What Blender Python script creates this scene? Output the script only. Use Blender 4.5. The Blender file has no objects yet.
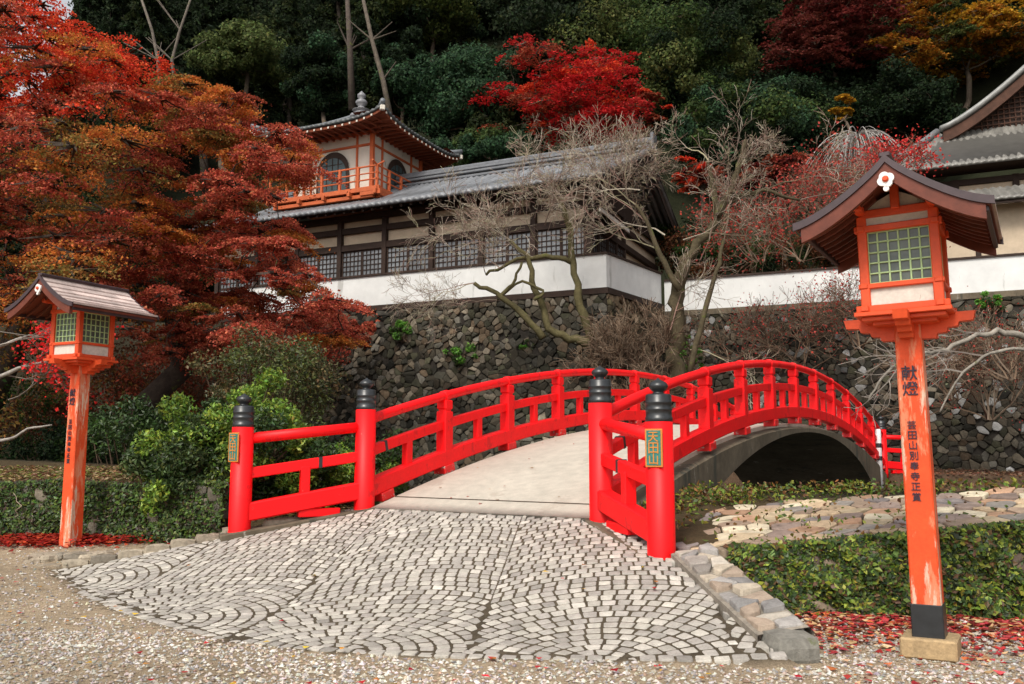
import bpy, bmesh, math, random
import numpy as np
from mathutils import Vector, Matrix
random.seed(7); rng = np.random.default_rng(7)
sc = bpy.context.scene
COL = sc.collection
PI = math.pi
F_PX = 867.0; PITCH = math.radians(6.78); EYE = 1.37

def at(px, py, D):
    """world point seen at picture position (px,py) at ground distance D in front of the camera"""
    e = PITCH - math.atan((py-342)/F_PX)
    z = D*math.tan(e)
    depth = D*math.cos(PITCH) + z*math.sin(PITCH)
    return np.array([(px-512)/F_PX*depth, D, EYE+z])

# ------------------------------------------------------------------ mesh building
class MB:
    def __init__(s): s.V=[]; s.F=[]; s.C=[]; s.n=0
    def add(s, V, F, col=None):
        V=np.asarray(V,float).reshape(-1,3)
        if isinstance(F,np.ndarray): s.F.append(F+s.n)
        else:
            by={}
            for f in F: by.setdefault(len(f),[]).append(f)
            for k,l in by.items(): s.F.append(np.array(l,int)+s.n)
        if col is None: col=(1,1,1)
        c=np.asarray(col,float)
        if c.ndim==1: c=np.tile(c[:3],(len(V),1))
        s.V.append(V); s.C.append(c[:, :3]); s.n+=len(V); return s
    def xf(s, M):
        """transform everything added so far by a 4x4"""
        M=np.array(M)
        s.V=[v@M[:3,:3].T+M[:3,3] for v in s.V]; return s
    def build(s, name, mat, parent=None, smooth=False, origin=None):
        me=bpy.data.meshes.new(name)
        V=np.concatenate(s.V); C=np.concatenate(s.C)
        if origin is not None: V=V-np.asarray(origin)
        loops=np.concatenate([f.ravel() for f in s.F])
        sizes=np.concatenate([np.full(len(f),f.shape[1]) for f in s.F])
        starts=np.concatenate([[0],np.cumsum(sizes)[:-1]])
        me.vertices.add(len(V)); me.vertices.foreach_set('co',V.astype(np.float32).ravel())
        me.loops.add(len(loops)); me.loops.foreach_set('vertex_index',loops.astype(np.int32))
        me.polygons.add(len(sizes)); me.polygons.foreach_set('loop_start',starts.astype(np.int32))
        me.polygons.foreach_set('loop_total',sizes.astype(np.int32))
        me.polygons.foreach_set('use_smooth',np.full(len(sizes),smooth))
        ca=me.color_attributes.new('Col','FLOAT_COLOR','POINT')
        ca.data.foreach_set('color',np.concatenate([C,np.ones((len(C),1))],1).astype(np.float32).ravel())
        me.update(calc_edges=True); me.validate()
        me.materials.append(mat)
        o=bpy.data.objects.new(name,me); COL.objects.link(o)
        if parent is not None: o.parent=parent
        if origin is not None: o.location=tuple(origin)
        return o

def tag(o,label=None,cat=None,group=None,kind=None):
    if label: o['label']=label
    if cat: o['category']=cat
    if group: o['group']=group
    if kind: o['kind']=kind
    return o
def empty(name,loc=(0,0,0),rz=0,**k):
    o=bpy.data.objects.new(name,None); COL.objects.link(o); o.location=tuple(loc); o.rotation_euler=(0,0,rz)
    o.empty_display_size=.2
    return tag(o,**k)

def cbox(c, size, R=None, b=0.01):
    """chamfered box -> V,F"""
    h=np.array(size)/2; b=min(b,h.min()*.45); V=[];idx={}
    for sx in(-1,1):
        for sy in(-1,1):
            for sz in(-1,1):
                S=np.array([sx,sy,sz])
                for a in range(3):
                    p=S*(h-b); p[a]=S[a]*h[a]
                    idx[(sx,sy,sz,a)]=len(V); V.append(p)
    F=[]
    for a in range(3):
        u,v=(a+1)%3,(a+2)%3
        for s in(-1,1):
            q=[]
            for (i,j) in((-1,-1),(1,-1),(1,1),(-1,1)):
                k=[0,0,0];k[a]=s;k[u]=i;k[v]=j;q.append(idx[(*k,a)])
            F.append(q if s>0 else q[::-1])
        for i in(-1,1):
            for j in(-1,1):
                k1=[0,0,0];k2=[0,0,0];k1[a]=-1;k2[a]=1;k1[u]=k2[u]=i;k1[v]=k2[v]=j
                q=[idx[(*k1,u)],idx[(*k2,u)],idx[(*k2,v)],idx[(*k1,v)]]
                F.append(q if i*j<0 else q[::-1])
    for k in [(x,y,z) for x in(-1,1) for y in(-1,1) for z in(-1,1)]:
        q=[idx[(*k,0)],idx[(*k,1)],idx[(*k,2)]]
        F.append(q if k[0]*k[1]*k[2]>0 else q[::-1])
    V=np.array(V)
    if R is not None: V=V@np.array(R).T
    return V+np.array(c),F
def frame(x,z=(0,0,1)):
    """rotation matrix whose columns are x-dir, y, z-ish"""
    x=np.array(x,float);x/=np.linalg.norm(x);z=np.array(z,float);y=np.cross(z,x);y/=np.linalg.norm(y);z=np.cross(x,y)
    return np.stack([x,y,z],1)
def beam(mb,p0,p1,w,h,b=.01,col=None,up=(0,0,1)):
    p0=np.array(p0,float);p1=np.array(p1,float);R=frame(p1-p0,up)
    mb.add(*cbox((p0+p1)/2,(np.linalg.norm(p1-p0),w,h),R,b),col=col);return mb
def tube(mb,P,r,n=8,caps=True,col=None):
    P=np.array(P,float);m=len(P);r=np.broadcast_to(np.asarray(r,float),(m,))
    T=np.gradient(P,axis=0);T/=np.linalg.norm(T,axis=1)[:,None]+1e-12
    a=np.array([0,0,1.]) if abs(T[0][2])<.9 else np.array([1.,0,0])
    V=[]
    for i in range(m):
        x=a-T[i]*np.dot(a,T[i]);x/=np.linalg.norm(x)+1e-12;a=x;y=np.cross(T[i],x)
        an=np.arange(n)*2*PI/n
        V.append(P[i]+r[i]*(np.cos(an)[:,None]*x+np.sin(an)[:,None]*y))
    V=np.concatenate(V);F=[]
    for i in range(m-1):
        for j in range(n):
            k=(j+1)%n;F.append((i*n+j,i*n+k,(i+1)*n+k,(i+1)*n+j))
    if caps: F.append(tuple(range(n))[::-1]);F.append(tuple((m-1)*n+j for j in range(n)))
    mb.add(V,F,col);return mb
def lathe(mb,prof,c=(0,0,0),n=24,col=None):
    c=np.array(c);an=np.arange(n)*2*PI/n
    V=np.concatenate([np.stack([r*np.cos(an),r*np.sin(an),np.full(n,z)],1) for r,z in prof])+c
    F=[];m=len(prof)
    for i in range(m-1):
        for j in range(n):
            k=(j+1)%n;F.append((i*n+j,i*n+k,(i+1)*n+k,(i+1)*n+j))
    F.append(tuple(range(n))[::-1]);F.append(tuple((m-1)*n+j for j in range(n)))
    mb.add(V,F,col);return mb
def sweep(mb,P,side,w,h,col=None):
    """rectangular section along P; side = horizontal width direction"""
    P=np.array(P,float);m=len(P);side=np.array([*side[:2],0.]);T=np.gradient(P,axis=0);T/=np.linalg.norm(T,axis=1)[:,None]
    c=min(w,h)*.1;sec=[(-w/2+c,-h/2),(w/2-c,-h/2),(w/2,-h/2+c),(w/2,h/2-c),(w/2-c,h/2),(-w/2+c,h/2),(-w/2,h/2-c),(-w/2,-h/2+c)]
    V=[];n=8
    for i in range(m):
        up=np.cross(T[i],side);up/=np.linalg.norm(up)
        if up[2]<0: up=-up
        for a,b in sec: V.append(P[i]+side*a+up*b)
    F=[]
    for i in range(m-1):
        for j in range(n):
            k=(j+1)%n;F.append((i*n+j,i*n+k,(i+1)*n+k,(i+1)*n+j))
    F.append(tuple(range(n))[::-1]);F.append(tuple((m-1)*n+j for j in range(n)))
    mb.add(V,F,col);return mb
def segs(mb,P0,P1,r0,r1,n=3,col=None):
    """many tapered twig segments at once"""
    P0=np.asarray(P0,float);P1=np.asarray(P1,float);N=len(P0)
    if N==0:return mb
    T=P1-P0;T/=np.linalg.norm(T,axis=1)[:,None]+1e-9
    a=np.where(np.abs(T[:,2:3])<.9,np.array([[0,0,1.]]),np.array([[1.,0,0]]))
    x=np.cross(T,a);x/=np.linalg.norm(x,axis=1)[:,None]+1e-9;y=np.cross(T,x)
    V=np.zeros((N,2*n,3))
    for j in range(n):
        d=math.cos(2*PI*j/n)*x+math.sin(2*PI*j/n)*y
        V[:,j]=P0+d*np.asarray(r0)[:,None];V[:,n+j]=P1+d*np.asarray(r1)[:,None]
    base=np.array([[j,(j+1)%n,n+(j+1)%n,n+j] for j in range(n)])
    F=(base[None]+(np.arange(N)*2*n)[:,None,None]).reshape(-1,4)
    c=None
    if col is not None:
        c=np.asarray(col,float)
        if c.ndim==2: c=np.repeat(c,2*n,0)
    mb.add(V.reshape(-1,3),F,c);return mb
def leaves(mb,P,size,col,flat=.4,asp=.6,up=None):
    """one bent leaf blade (a kinked diamond) per point. flat: 0 random, 1 lying level"""
    P=np.asarray(P,float);N=len(P)
    nrm=rng.normal(size=(N,3));nrm/=np.linalg.norm(nrm,axis=1)[:,None]
    nrm=nrm*(1-flat)+np.array([0,0,1.])*flat if up is None else nrm*(1-flat)+np.asarray(up)*flat
    nrm/=np.linalg.norm(nrm,axis=1)[:,None]+1e-9
    a=rng.normal(size=(N,3));x=np.cross(nrm,a);x/=np.linalg.norm(x,axis=1)[:,None]+1e-9;y=np.cross(nrm,x)
    s=np.broadcast_to(np.asarray(size,float),(N,))*rng.uniform(.65,1.35,N);s=s[:,None]
    k=rng.uniform(-.12,.25,(N,1))
    V=np.stack([P-x*s*.5, P-y*s*asp*.5-nrm*s*k, P+x*s*.5, P+y*s*asp*.5-nrm*s*k],1).reshape(-1,3)
    F=np.arange(N*4).reshape(-1,4)
    F=np.concatenate([F[:,[0,1,2]],F[:,[0,2,3]]])
    mb.add(V,F,np.repeat(np.asarray(col,float),4,0));return mb
def pick(pal,N,jit=.18,w=None):
    pal=np.asarray(pal,float);c=pal[rng.choice(len(pal),N,p=w)]
    return np.clip(c*(1+rng.normal(0,jit,(N,1)))*(1+rng.normal(0,jit*.35,(N,3))),.002,.95)

# ---- voronoi stones
def clip(poly,m,n):
    out=[];L=len(poly)
    for i in range(L):
        a=poly[i];b=poly[(i+1)%L];da=(a[0]-m[0])*n[0]+(a[1]-m[1])*n[1];db=(b[0]-m[0])*n[0]+(b[1]-m[1])*n[1]
        if da<=0: out.append(a)
        if (da<0)!=(db<0) and da!=db:
            t=da/(da-db);out.append((a[0]+(b[0]-a[0])*t,a[1]+(b[1]-a[1])*t))
    return out
def cells(pts,rad,gap,box=None):
    pts=np.asarray(pts);res=[]
    for i,p in enumerate(pts):
        r=rad
        poly=[(p[0]-r,p[1]-r),(p[0]+r,p[1]-r),(p[0]+r,p[1]+r),(p[0]-r,p[1]+r)]
        if box:
            x0,y0,x1,y1=box;poly=[(min(max(a,x0),x1),min(max(b,y0),y1)) for a,b in poly]
        d=np.hypot(*(pts-p).T);near=np.argsort(d)[1:22]
        for j in near:
            if d[j]>2.2*r or d[j]<1e-6: continue
            n=(pts[j]-p)/d[j];m=(p+pts[j])/2-n*gap/2
            poly=clip(poly,m,n)
            if len(poly)<3:break
        q=[]
        for a in poly:
            if not q or math.hypot(a[0]-q[-1][0],a[1]-q[-1][1])>rad*.09:q.append(a)
        if len(q)>2 and math.hypot(q[0][0]-q[-1][0],q[0][1]-q[-1][1])<rad*.09:q.pop()
        if len(q)>=3:res.append((p,q))
    return res
def stone(mb,poly,mapf,h,inset=.18,dome=.12,tilt=0,col=(1,1,1),base=-.05,cut=True):
    """poly 2D -> raised stone. mapf(x,y,h)->3D"""
    P=np.array(poly);
    if cut:
        Q=[];kc=.2 if cut is True else cut
        for i in range(len(P)):
            a=P[i-1];b=P[i];c=P[(i+1)%len(P)]
            Q.append(b+(a-b)*kc);Q.append(b+(c-b)*kc)
        P=np.array(Q)
    c=P.mean(0);n=len(P);tx,ty=random.uniform(-tilt,tilt),random.uniform(-tilt,tilt)
    rings=[(1,base),(.985,h*.62),(1-inset*.5,h*.92),(1-inset*1.3,h)]
    V=[]
    for k,hh in rings:
        for q in P:
            p=c+(q-c)*k;dz=(p-c)@np.array([tx,ty]) if hh>0 else 0
            V.append(mapf(p[0],p[1],hh+dz+(random.uniform(-.05,.05)*h if hh>0 else 0)))
    V.append(mapf(c[0],c[1],h*(1+dome)))
    F=[]
    for r in range(3):
        for j in range(n):
            k=(j+1)%n;F.append((r*n+j,r*n+k,(r+1)*n+k,(r+1)*n+j))
    for j in range(n): F.append((3*n+j,3*n+(j+1)%n,4*n))
    mb.add(V,F,col)
def grid_pts(x0,y0,x1,y1,sx,sy,j=.33):
    out=[];r=0;y=y0+sy/2
    while y<y1:
        x=x0+(sx/2 if r%2 else 0)
        while x<x1:
            out.append((x+random.uniform(-j,j)*sx,y+random.uniform(-j,j)*sy));x+=sx
        y+=sy;r+=1
    return np.array(out)
def inpoly(x,y,poly):
    x=np.asarray(x);y=np.asarray(y);c=np.zeros(x.shape,bool);n=len(poly)
    for i in range(n):
        x1,y1=poly[i];x2,y2=poly[(i+1)%n]
        if y1==y2: continue
        c^=((y1>y)!=(y2>y))&(x<(x2-x1)*(y-y1)/(y2-y1)+x1)
    return c

# ------------------------------------------------------------------ materials
def mat(name,base=(.5,.5,.5),rough=.6,vcol=False,noise=None,bump=None,metal=0,spec=.5,transl=0,wear=None,coat=0,bump2=None):
    """noise=(scale,amount) value variation; bump=(scale,strength,distance); wear=(scale,threshold,colour)"""
    m=bpy.data.materials.new(name);m.use_nodes=True;nt=m.node_tree;N=nt.nodes;L=nt.links
    b=N['Principled BSDF'];out=N['Material Output']
    b.inputs['Roughness'].default_value=rough;b.inputs['Metallic'].default_value=metal
    b.inputs['Specular IOR Level'].default_value=spec
    if coat: b.inputs['Coat Weight'].default_value=coat;b.inputs['Coat Roughness'].default_value=.25
    tc=N.new('ShaderNodeTexCoord')
    rgb=N.new('ShaderNodeRGB');rgb.outputs[0].default_value=(*base,1);c=rgb.outputs[0]
    if vcol:
        a=N.new('ShaderNodeAttribute');a.attribute_name='Col'
        mx=N.new('ShaderNodeMix');mx.data_type='RGBA';mx.blend_type='MULTIPLY';mx.inputs[0].default_value=1
        L.new(c,mx.inputs[6]);L.new(a.outputs['Color'],mx.inputs[7]);c=mx.outputs[2]
    if noise:
        for i,(sc_,am) in enumerate(noise if isinstance(noise[0],tuple) else [noise]):
            n=N.new('ShaderNodeTexNoise');n.inputs['Scale'].default_value=sc_;n.inputs['Detail'].default_value=6;n.inputs['Roughness'].default_value=.65
            L.new(tc.outputs['Object'],n.inputs['Vector'])
            r=N.new('ShaderNodeMapRange');r.inputs[1].default_value=.3;r.inputs[2].default_value=.7;r.inputs[3].default_value=1-am;r.inputs[4].default_value=1+am
            L.new(n.outputs['Fac'],r.inputs[0])
            mx=N.new('ShaderNodeVectorMath');mx.operation='SCALE';L.new(c,mx.inputs[0]);L.new(r.outputs[0],mx.inputs['Scale']);c=mx.outputs[0]
    if wear:
        for (sc_,th,wc,stretch) in (wear if isinstance(wear,list) else [wear]):
            mp=N.new('ShaderNodeMapping');mp.inputs['Scale'].default_value=(1,1,stretch);L.new(tc.outputs['Object'],mp.inputs['Vector'])
            n=N.new('ShaderNodeTexNoise');n.inputs['Scale'].default_value=sc_;n.inputs['Detail'].default_value=8;n.inputs['Roughness'].default_value=.7
            L.new(mp.outputs[0],n.inputs['Vector'])
            r=N.new('ShaderNodeMapRange');r.inputs[1].default_value=th;r.inputs[2].default_value=th+.04
            L.new(n.outputs['Fac'],r.inputs[0])
            mx=N.new('ShaderNodeMix');mx.data_type='RGBA';L.new(r.outputs[0],mx.inputs[0]);L.new(c,mx.inputs[6]);mx.inputs[7].default_value=(*wc,1);c=mx.outputs[2]
    L.new(c,b.inputs['Base Color'])
    if bump:
        prev=None
        for (sc_,st,di) in (bump if isinstance(bump,list) else [bump]):
            n=N.new('ShaderNodeTexNoise');n.inputs['Scale'].default_value=sc_;n.inputs['Detail'].default_value=8;n.inputs['Roughness'].default_value=.7
            L.new(tc.outputs['Object'],n.inputs['Vector'])
            bp=N.new('ShaderNodeBump');bp.inputs['Strength'].default_value=st;bp.inputs['Distance'].default_value=di
            L.new(n.outputs['Fac'],bp.inputs['Height'])
            if prev: L.new(prev,bp.inputs['Normal'])
            prev=bp.outputs[0]
        L.new(prev,b.inputs['Normal'])
    if transl:
        t=N.new('ShaderNodeBsdfTranslucent');L.new(c,t.inputs[0]);ms=N.new('ShaderNodeMixShader');ms.inputs[0].default_value=transl
        L.new(b.outputs[0],ms.inputs[1]);L.new(t.outputs[0],ms.inputs[2]);L.new(ms.outputs[0],out.inputs[0])
    return m
M={}
M['leaf']=mat('leaf',(1,1,1),.7,vcol=True,transl=.35,spec=.1)
M['glossleaf']=mat('glossy_leaf',(1,1,1),.45,vcol=True,transl=.25,spec=.35)
M['bark']=mat('bark',(1,1,1),.9,vcol=True,noise=[(3,.35),(14,.25)],bump=[(18,.6,.03)],spec=.15,wear=(4,.6,(.10,.11,.03),1))
M['twig']=mat('twig',(1,1,1),.85,vcol=True,spec=.2)
M['red']=mat('red_paint',(.90,.003,.006),.5,noise=[(1.5,.10),(25,.06)],bump=[(30,.14,.004),(3,.1,.012)],wear=[(4,.57,(.66,.006,.008),.6),(26,.67,(.55,.13,.10),.4),(7,.70,(.30,.03,.03),.3)],spec=.32)
M['redworn']=mat('worn_red_paint',(.70,.01,.01),.5,noise=(9,.1),wear=(14,.58,(.5,.38,.34),1))
M['orange']=mat('orange_paint',(.66,.075,.018),.5,noise=[(4,.12),(30,.08)],bump=(40,.2,.004),spec=.35)
M['orange_worn']=mat('worn_orange_paint',(.66,.075,.018),.6,noise=[(4,.15),(30,.1)],bump=(40,.3,.005),wear=[(6,.505,(.66,.20,.10),.2),(9,.545,(.60,.42,.31),.16)],spec=.3)
M['black']=mat('black_metal',(.018,.020,.022),.36,noise=(12,.3),bump=(60,.1,.002),spec=.6)
M['ink']=mat('black_ink',(.022,.018,.035),.7)
M['gold']=mat('gilt_lettering',(.55,.20,.03),.5)
M['verdigris']=mat('verdigris',(.03,.17,.14),.6,noise=(30,.35))
M['white']=mat('white_board',(.60,.55,.48),.8,noise=[(6,.15),(30,.12)],bump=(40,.15,.003),wear=(6,.63,(.34,.27,.2),.4))
M['plaster']=mat('white_plaster',(.66,.66,.64),.85,noise=[(.5,.07),(2,.05)],bump=(30,.08,.003),wear=[(1.6,.60,(.46,.455,.43),.12),(3,.66,(.40,.385,.35),.2)],spec=.2)
M['cream']=mat('cream_plaster',(.50,.40,.29),.85,noise=[(.8,.12),(5,.08)],spec=.2)
M['green']=mat('pale_green_paint',(.40,.54,.26),.6,noise=(20,.15))
M['pane']=mat('dark_glazing',(.085,.10,.085),.32,noise=(8,.4),spec=.5)
M['darkwood']=mat('dark_timber',(.035,.020,.014),.7,noise=[(3,.3),(20,.2)],bump=(25,.2,.005),spec=.25)
M['brownwood']=mat('brown_timber',(.13,.033,.018),.5,noise=[(3,.25),(20,.2)],bump=(25,.2,.004),spec=.3)
M['roofplank']=mat('weathered_roof_board',(1,1,1),.5,vcol=True,noise=[(5,.2),(40,.12)],bump=(50,.3,.003),spec=.4)
M['copper']=mat('dark_roof_sheet',(.045,.025,.028),.42,noise=(10,.3),spec=.5)
M['tile']=mat('grey_roof_tile',(1,1,1),.42,vcol=True,noise=[(3,.25),(30,.12)],spec=.5)
M['concrete']=mat('deck_concrete',(.47,.43,.36),.85,noise=[(.9,.10),(7,.1),(60,.08)],bump=[(80,.2,.003)],wear=[(1.6,.60,(.42,.375,.31),1),(9,.69,(.33,.29,.24),1)],spec=.2)
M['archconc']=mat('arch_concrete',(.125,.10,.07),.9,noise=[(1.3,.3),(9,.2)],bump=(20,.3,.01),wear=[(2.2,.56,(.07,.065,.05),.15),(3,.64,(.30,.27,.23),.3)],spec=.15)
M['stone']=mat('rubble_stone',(1,1,1),.85,vcol=True,noise=[(5,.3),(28,.22)],bump=[(25,.5,.02)],spec=.2,wear=(3.5,.64,(.16,.17,.10),1))
M['cobble']=mat('cobble_granite',(1,1,1),.7,vcol=True,noise=[(14,.2),(90,.18)],bump=[(70,.5,.006),(16,.4,.012)],spec=.3)
M['flag']=mat('flagstone',(1,1,1),.75,vcol=True,noise=[(9,.25),(60,.15)],bump=[(40,.5,.01)],spec=.25)
M['joint']=mat('earth_joint',(.075,.055,.038),.95,noise=[(12,.4),(70,.3)],bump=(60,.6,.01),spec=.1)
M['terrain']=mat('earth_ground',(1,1,1),.95,vcol=True,noise=[(1.3,.18),(16,.25),(90,.35)],bump=[(60,.8,.02),(9,.5,.04)],spec=.1)
M['pebble']=mat('pebble',(1,1,1),.8,vcol=True,spec=.25)
M['water']=mat('river_water',(.01,.014,.01),.08,bump=(3,.1,.03),spec=.5)
M['paper']=mat('shoji_glass',(.16,.17,.18),.3,noise=(.6,.5),spec=.6)
M['basestone']=mat('base_stone',(.36,.25,.13),.85,noise=[(5,.25),(40,.2)],bump=(40,.4,.006))
M['whitepaint']=mat('white_paint',(.75,.72,.70),.5,noise=(10,.15))

def text_into(mb,s,size,origin,xdir,ydir,step=1.0,depth=0.004):
    """vertical writing: one glyph under the other, centred on origin (top), real thin relief"""
    x=np.array(xdir,float);y=np.array(ydir,float);n=np.cross(x,y)
    for i,ch in enumerate(s):
        cu=bpy.data.curves.new('t','FONT');cu.body=ch;cu.size=1;cu.align_x='CENTER';cu.align_y='CENTER';cu.extrude=.02;cu.offset=.008
        o=bpy.data.objects.new('t',cu);COL.objects.link(o);bpy.context.view_layer.update()
        dg=bpy.context.evaluated_depsgraph_get();e=o.evaluated_get(dg);me=e.to_mesh()
        if len(me.vertices):
            V=np.array([v.co[:] for v in me.vertices]);F=[tuple(p.vertices) for p in me.polygons]
            ext=max(V[:,0].max()-V[:,0].min(),V[:,1].max()-V[:,1].min(),.6)
            V[:,:2]-=(V[:,:2].max(0)+V[:,:2].min(0))/2;V[:,:2]*=size/ext
            W=np.array(origin)+V[:,0:1]*x+(V[:,1:2]-(i+.5)*size*step)*y+n*(V[:,2:3]*.1+depth*.5)
            mb.add(W,F)
        e.to_mesh_clear();bpy.data.objects.remove(o);bpy.data.curves.remove(cu)
    return mb
# ------------------------------------------------------------------ place frame
U=np.array([.522,.853,0.]);Vv=np.array([.853,-.522,0.])     # along the bridge, across it to the right
P0=np.array([-.447,10.045,0.]);BAY=1.68;NB=11;HW=1.62
def W(s,l,z): return P0+U*s+Vv*l+np.array([0,0,z])
def deckz(s):
    k=np.asarray(s)/BAY
    return .605+1.18*(1-((k-5.5)/5.5)**2)
def rampz(s):
    z=.605+.214*np.asarray(s)
    return .5*(z+np.sqrt(z*z+.01))      # fades into the level gravel
Cw=np.array([3.1,28.]);Wd=np.array([-.909,.416]);Inw=np.array([.416,.909])
Ew=np.array([5.5,31.5]);Gd=np.array([.919,-.394])
POLY_X=[-11.9,3.1,5.5,27.4];POLY_Y=[34.86,28.,31.5,22.1]
APRON=[tuple(W(0,-1.75,0)[:2]),tuple(W(-1.2,-2.45,0)[:2]),(-4.96,9.43),(-3.9,8.05),(-3.06,7.2),(-2.11,6.34),(-1.3,6.02),(-.41,5.82),(.8,5.66),(1.72,5.57),tuple(W(-.9,2.66,0)[:2]),tuple(W(0,1.75,0)[:2])]
# retaining walls of the near bank: face lines (x,y)
RF=[(1.62,8.05),(2.05,7.45),(3.2,7.28),(6.,7.15),(12.,6.9)]
LF=[(-14,11.7),(-8,11.45),(-5.2,11.2),(-4.0,10.9),(-3.45,10.72)]
def H(x,y):
    x=np.asarray(x,float);y=np.asarray(y,float)
    rx=x-P0[0];ry=y-P0[1];s=rx*U[0]+ry*U[1];l=rx*Vv[0]+ry*Vv[1]
    z=np.clip((y-7.5)*.05,0,.2)*(x<-2)+.015*np.sin(x*1.7)*np.cos(y*2.1)
    ap=inpoly(x,y,APRON);z=np.where(ap,rampz(s)-.012,z)
    rt=np.clip(.46+.10*(x-2)+.10*(y-7.4),.4,.95)
    yr=np.interp(x,[p[0] for p in RF],[p[1] for p in RF])
    kerbx=np.interp(y,[5.57,7.97,9.25],[1.75,1.6,1.18])
    rb=(y>yr)&(x>kerbx);z=np.where(rb&(~ap),rt,z)
    yl=np.interp(x,[p[0] for p in LF],[p[1] for p in LF])
    lb=(y>yl+.1)&(l<-1.7);z=np.where(lb&(~ap),np.where(x<-3.5,.88+.03*(y-yl),.46+.05*(y-yl)),z)
    mid=(s>-.1)&(np.abs(l)<1.8);z=np.where(mid,.5,z)
    e=np.where(np.abs(l)<1.9,.7,1.9)
    bank=np.where((s>-.1),np.maximum(z,.5),z)
    dn=np.clip((s-e)/1.1,0,1);z=np.where(s>e,bank*(1-dn)+(-2.2)*dn,z)
    # far bank
    up=np.clip((s-(NB*BAY-.9))/.8,0,1);fb=.55+.25*np.clip((y-26)/5,0,1)
    z=np.where(s>8,np.maximum(z,-2.2+(fb+2.2)*up),z)
    # left natural bank beyond the white wall
    lf=np.clip((y-24-.12*(x+12))/10,0,1);z=np.where((x<-9)&(s>6),np.maximum(z,-2.2+8.4*lf*np.clip((-x-8.5)/3,0,1)),z)
    py=np.interp(x,POLY_X,POLY_Y)
    tz=6.25+.0*x
    z=np.where((y>py+.35)&(x>-12.5)&(s>12),tz,z)
    hill=6.25+.98*np.maximum(y-46-.05*np.abs(x),0);hill=np.where(x<-.50*y,np.minimum(hill,6.25+.98*18+np.clip((x+.56*y)*3,0,60)),hill)+np.sin(x*.13+1)*1.5*np.clip((y-50)/20,0,1)
    z=np.where(y>38,np.maximum(z,np.minimum(hill,6.25+95)),z)
    sidehill=.9*np.maximum(np.abs(x)-30-(y<20)*10,0)*np.where((x<0),np.clip((42-y)/6,0,1)*.5,1)
    z=z+np.minimum(sidehill,40)*(y>-10)*np.clip((y+10)/30,0,1)
    return z
def axis(*parts):
    out=[]
    for a,b,st in parts: out+=list(np.arange(a,b-1e-6,st))
    out.append(parts[-1][1]);return np.array(out)
xs=axis((-160,-40,8),(-40,-14,1.3),(-14,-7,.4),(-7,6,.1),(6,20,.4),(20,45,1.2),(45,160,8))
ys=axis((-60,0,6),(0,4.8,.4),(4.8,13,.1),(13,48,.45),(48,150,3.))
X,Y=np.meshgrid(xs,ys);Z=H(X,Y)
nx,ny=len(xs),len(ys)
i,j=np.meshgrid(np.arange(nx-1),np.arange(ny-1));a=(j*nx+i).ravel();Fq=np.stack([a,a+1,a+nx+1,a+nx],1)
rx=X-P0[0];ry=Y-P0[1];S=rx*U[0]+ry*U[1];Lq=rx*Vv[0]+ry*Vv[1]
colr=np.zeros((*X.shape,3))+np.array([.36,.28,.19])
patch=(.5+.5*np.sin(X*2.1+np.sin(Y*3)*1.3))*(.5+.5*np.cos(Y*2.7+X))
colr=colr*(1-.25*patch[...,None])
yr=np.interp(X,[p[0] for p in RF],[p[1] for p in RF]);yl=np.interp(X,[p[0] for p in LF],[p[1] for p in LF])
litter=np.array([.13,.055,.03])
m=(X>1.9)&(Y>yr-1.1)&(Y<=yr);colr[m]=litter
bankm=((Y>yr)&(X>1.2))|((Y>yl)&(Lq<-1.8));colr[bankm]=(.075,.055,.03)
colr[(S>1.5)]=(.045,.04,.025)
colr[inpoly(X,Y,APRON)]=(.10,.08,.055)
colr[(S>NB*BAY-1)&(Y<40)]=(.085,.055,.035)
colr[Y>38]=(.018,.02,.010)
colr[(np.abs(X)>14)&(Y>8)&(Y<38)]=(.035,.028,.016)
mb=MB();mb.add(np.stack([X.ravel(),Y.ravel(),Z.ravel()],1),Fq,colr.reshape(-1,3))
tag(mb.build('ground',M['terrain'],smooth=True),kind='structure')
mb=MB();mb.add([W(1.5,-45,-1.85),W(1.5,30,-1.85),W(19.5,30,-1.85),W(19.5,-45,-1.85)],[(0,1,2,3)])
tag(mb.build('water',M['water']),kind='structure')

# ------------------------------------------------------------------ cobbled apron (fish-scale fans)
mb=MB();q=.11;R=.88;ang=math.radians(-6.5);ex=np.array([math.cos(ang),math.sin(ang)]);ey=np.array([-ex[1],ex[0]])
org=np.array([-1.19,6.0]);cent={}
for r in range(0,13):
    for c in range(-6,6): cent[(r,c)]=org+ex*(2*R*c+(R if r%2 else 0))+ey*R*.5*r
def amap(px,py,h):
    s=(px-P0[0])*U[0]+(py-P0[1])*U[1];return np.array([px,py,float(rampz(s))-.0315+h])
greys=[(.41,.38,.33),(.38,.35,.31),(.44,.41,.355),(.33,.305,.27),(.48,.445,.39),(.36,.33,.295)]
cnt=0;CEN=[]
front=np.array(APRON[2:10]);
def edge_dist(p):
    d=9
    for a,b in zip(front[:-1],front[1:]):
        ab=b-a;t=np.clip(np.dot(p-a,ab)/np.dot(ab,ab),0,1);d=min(d,np.linalg.norm(p-a-ab*t))
    return d
WC=1.76;RS=1.62;QY=.112
fE=(front-org)@ex;fY=(front-org)@ey
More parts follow.
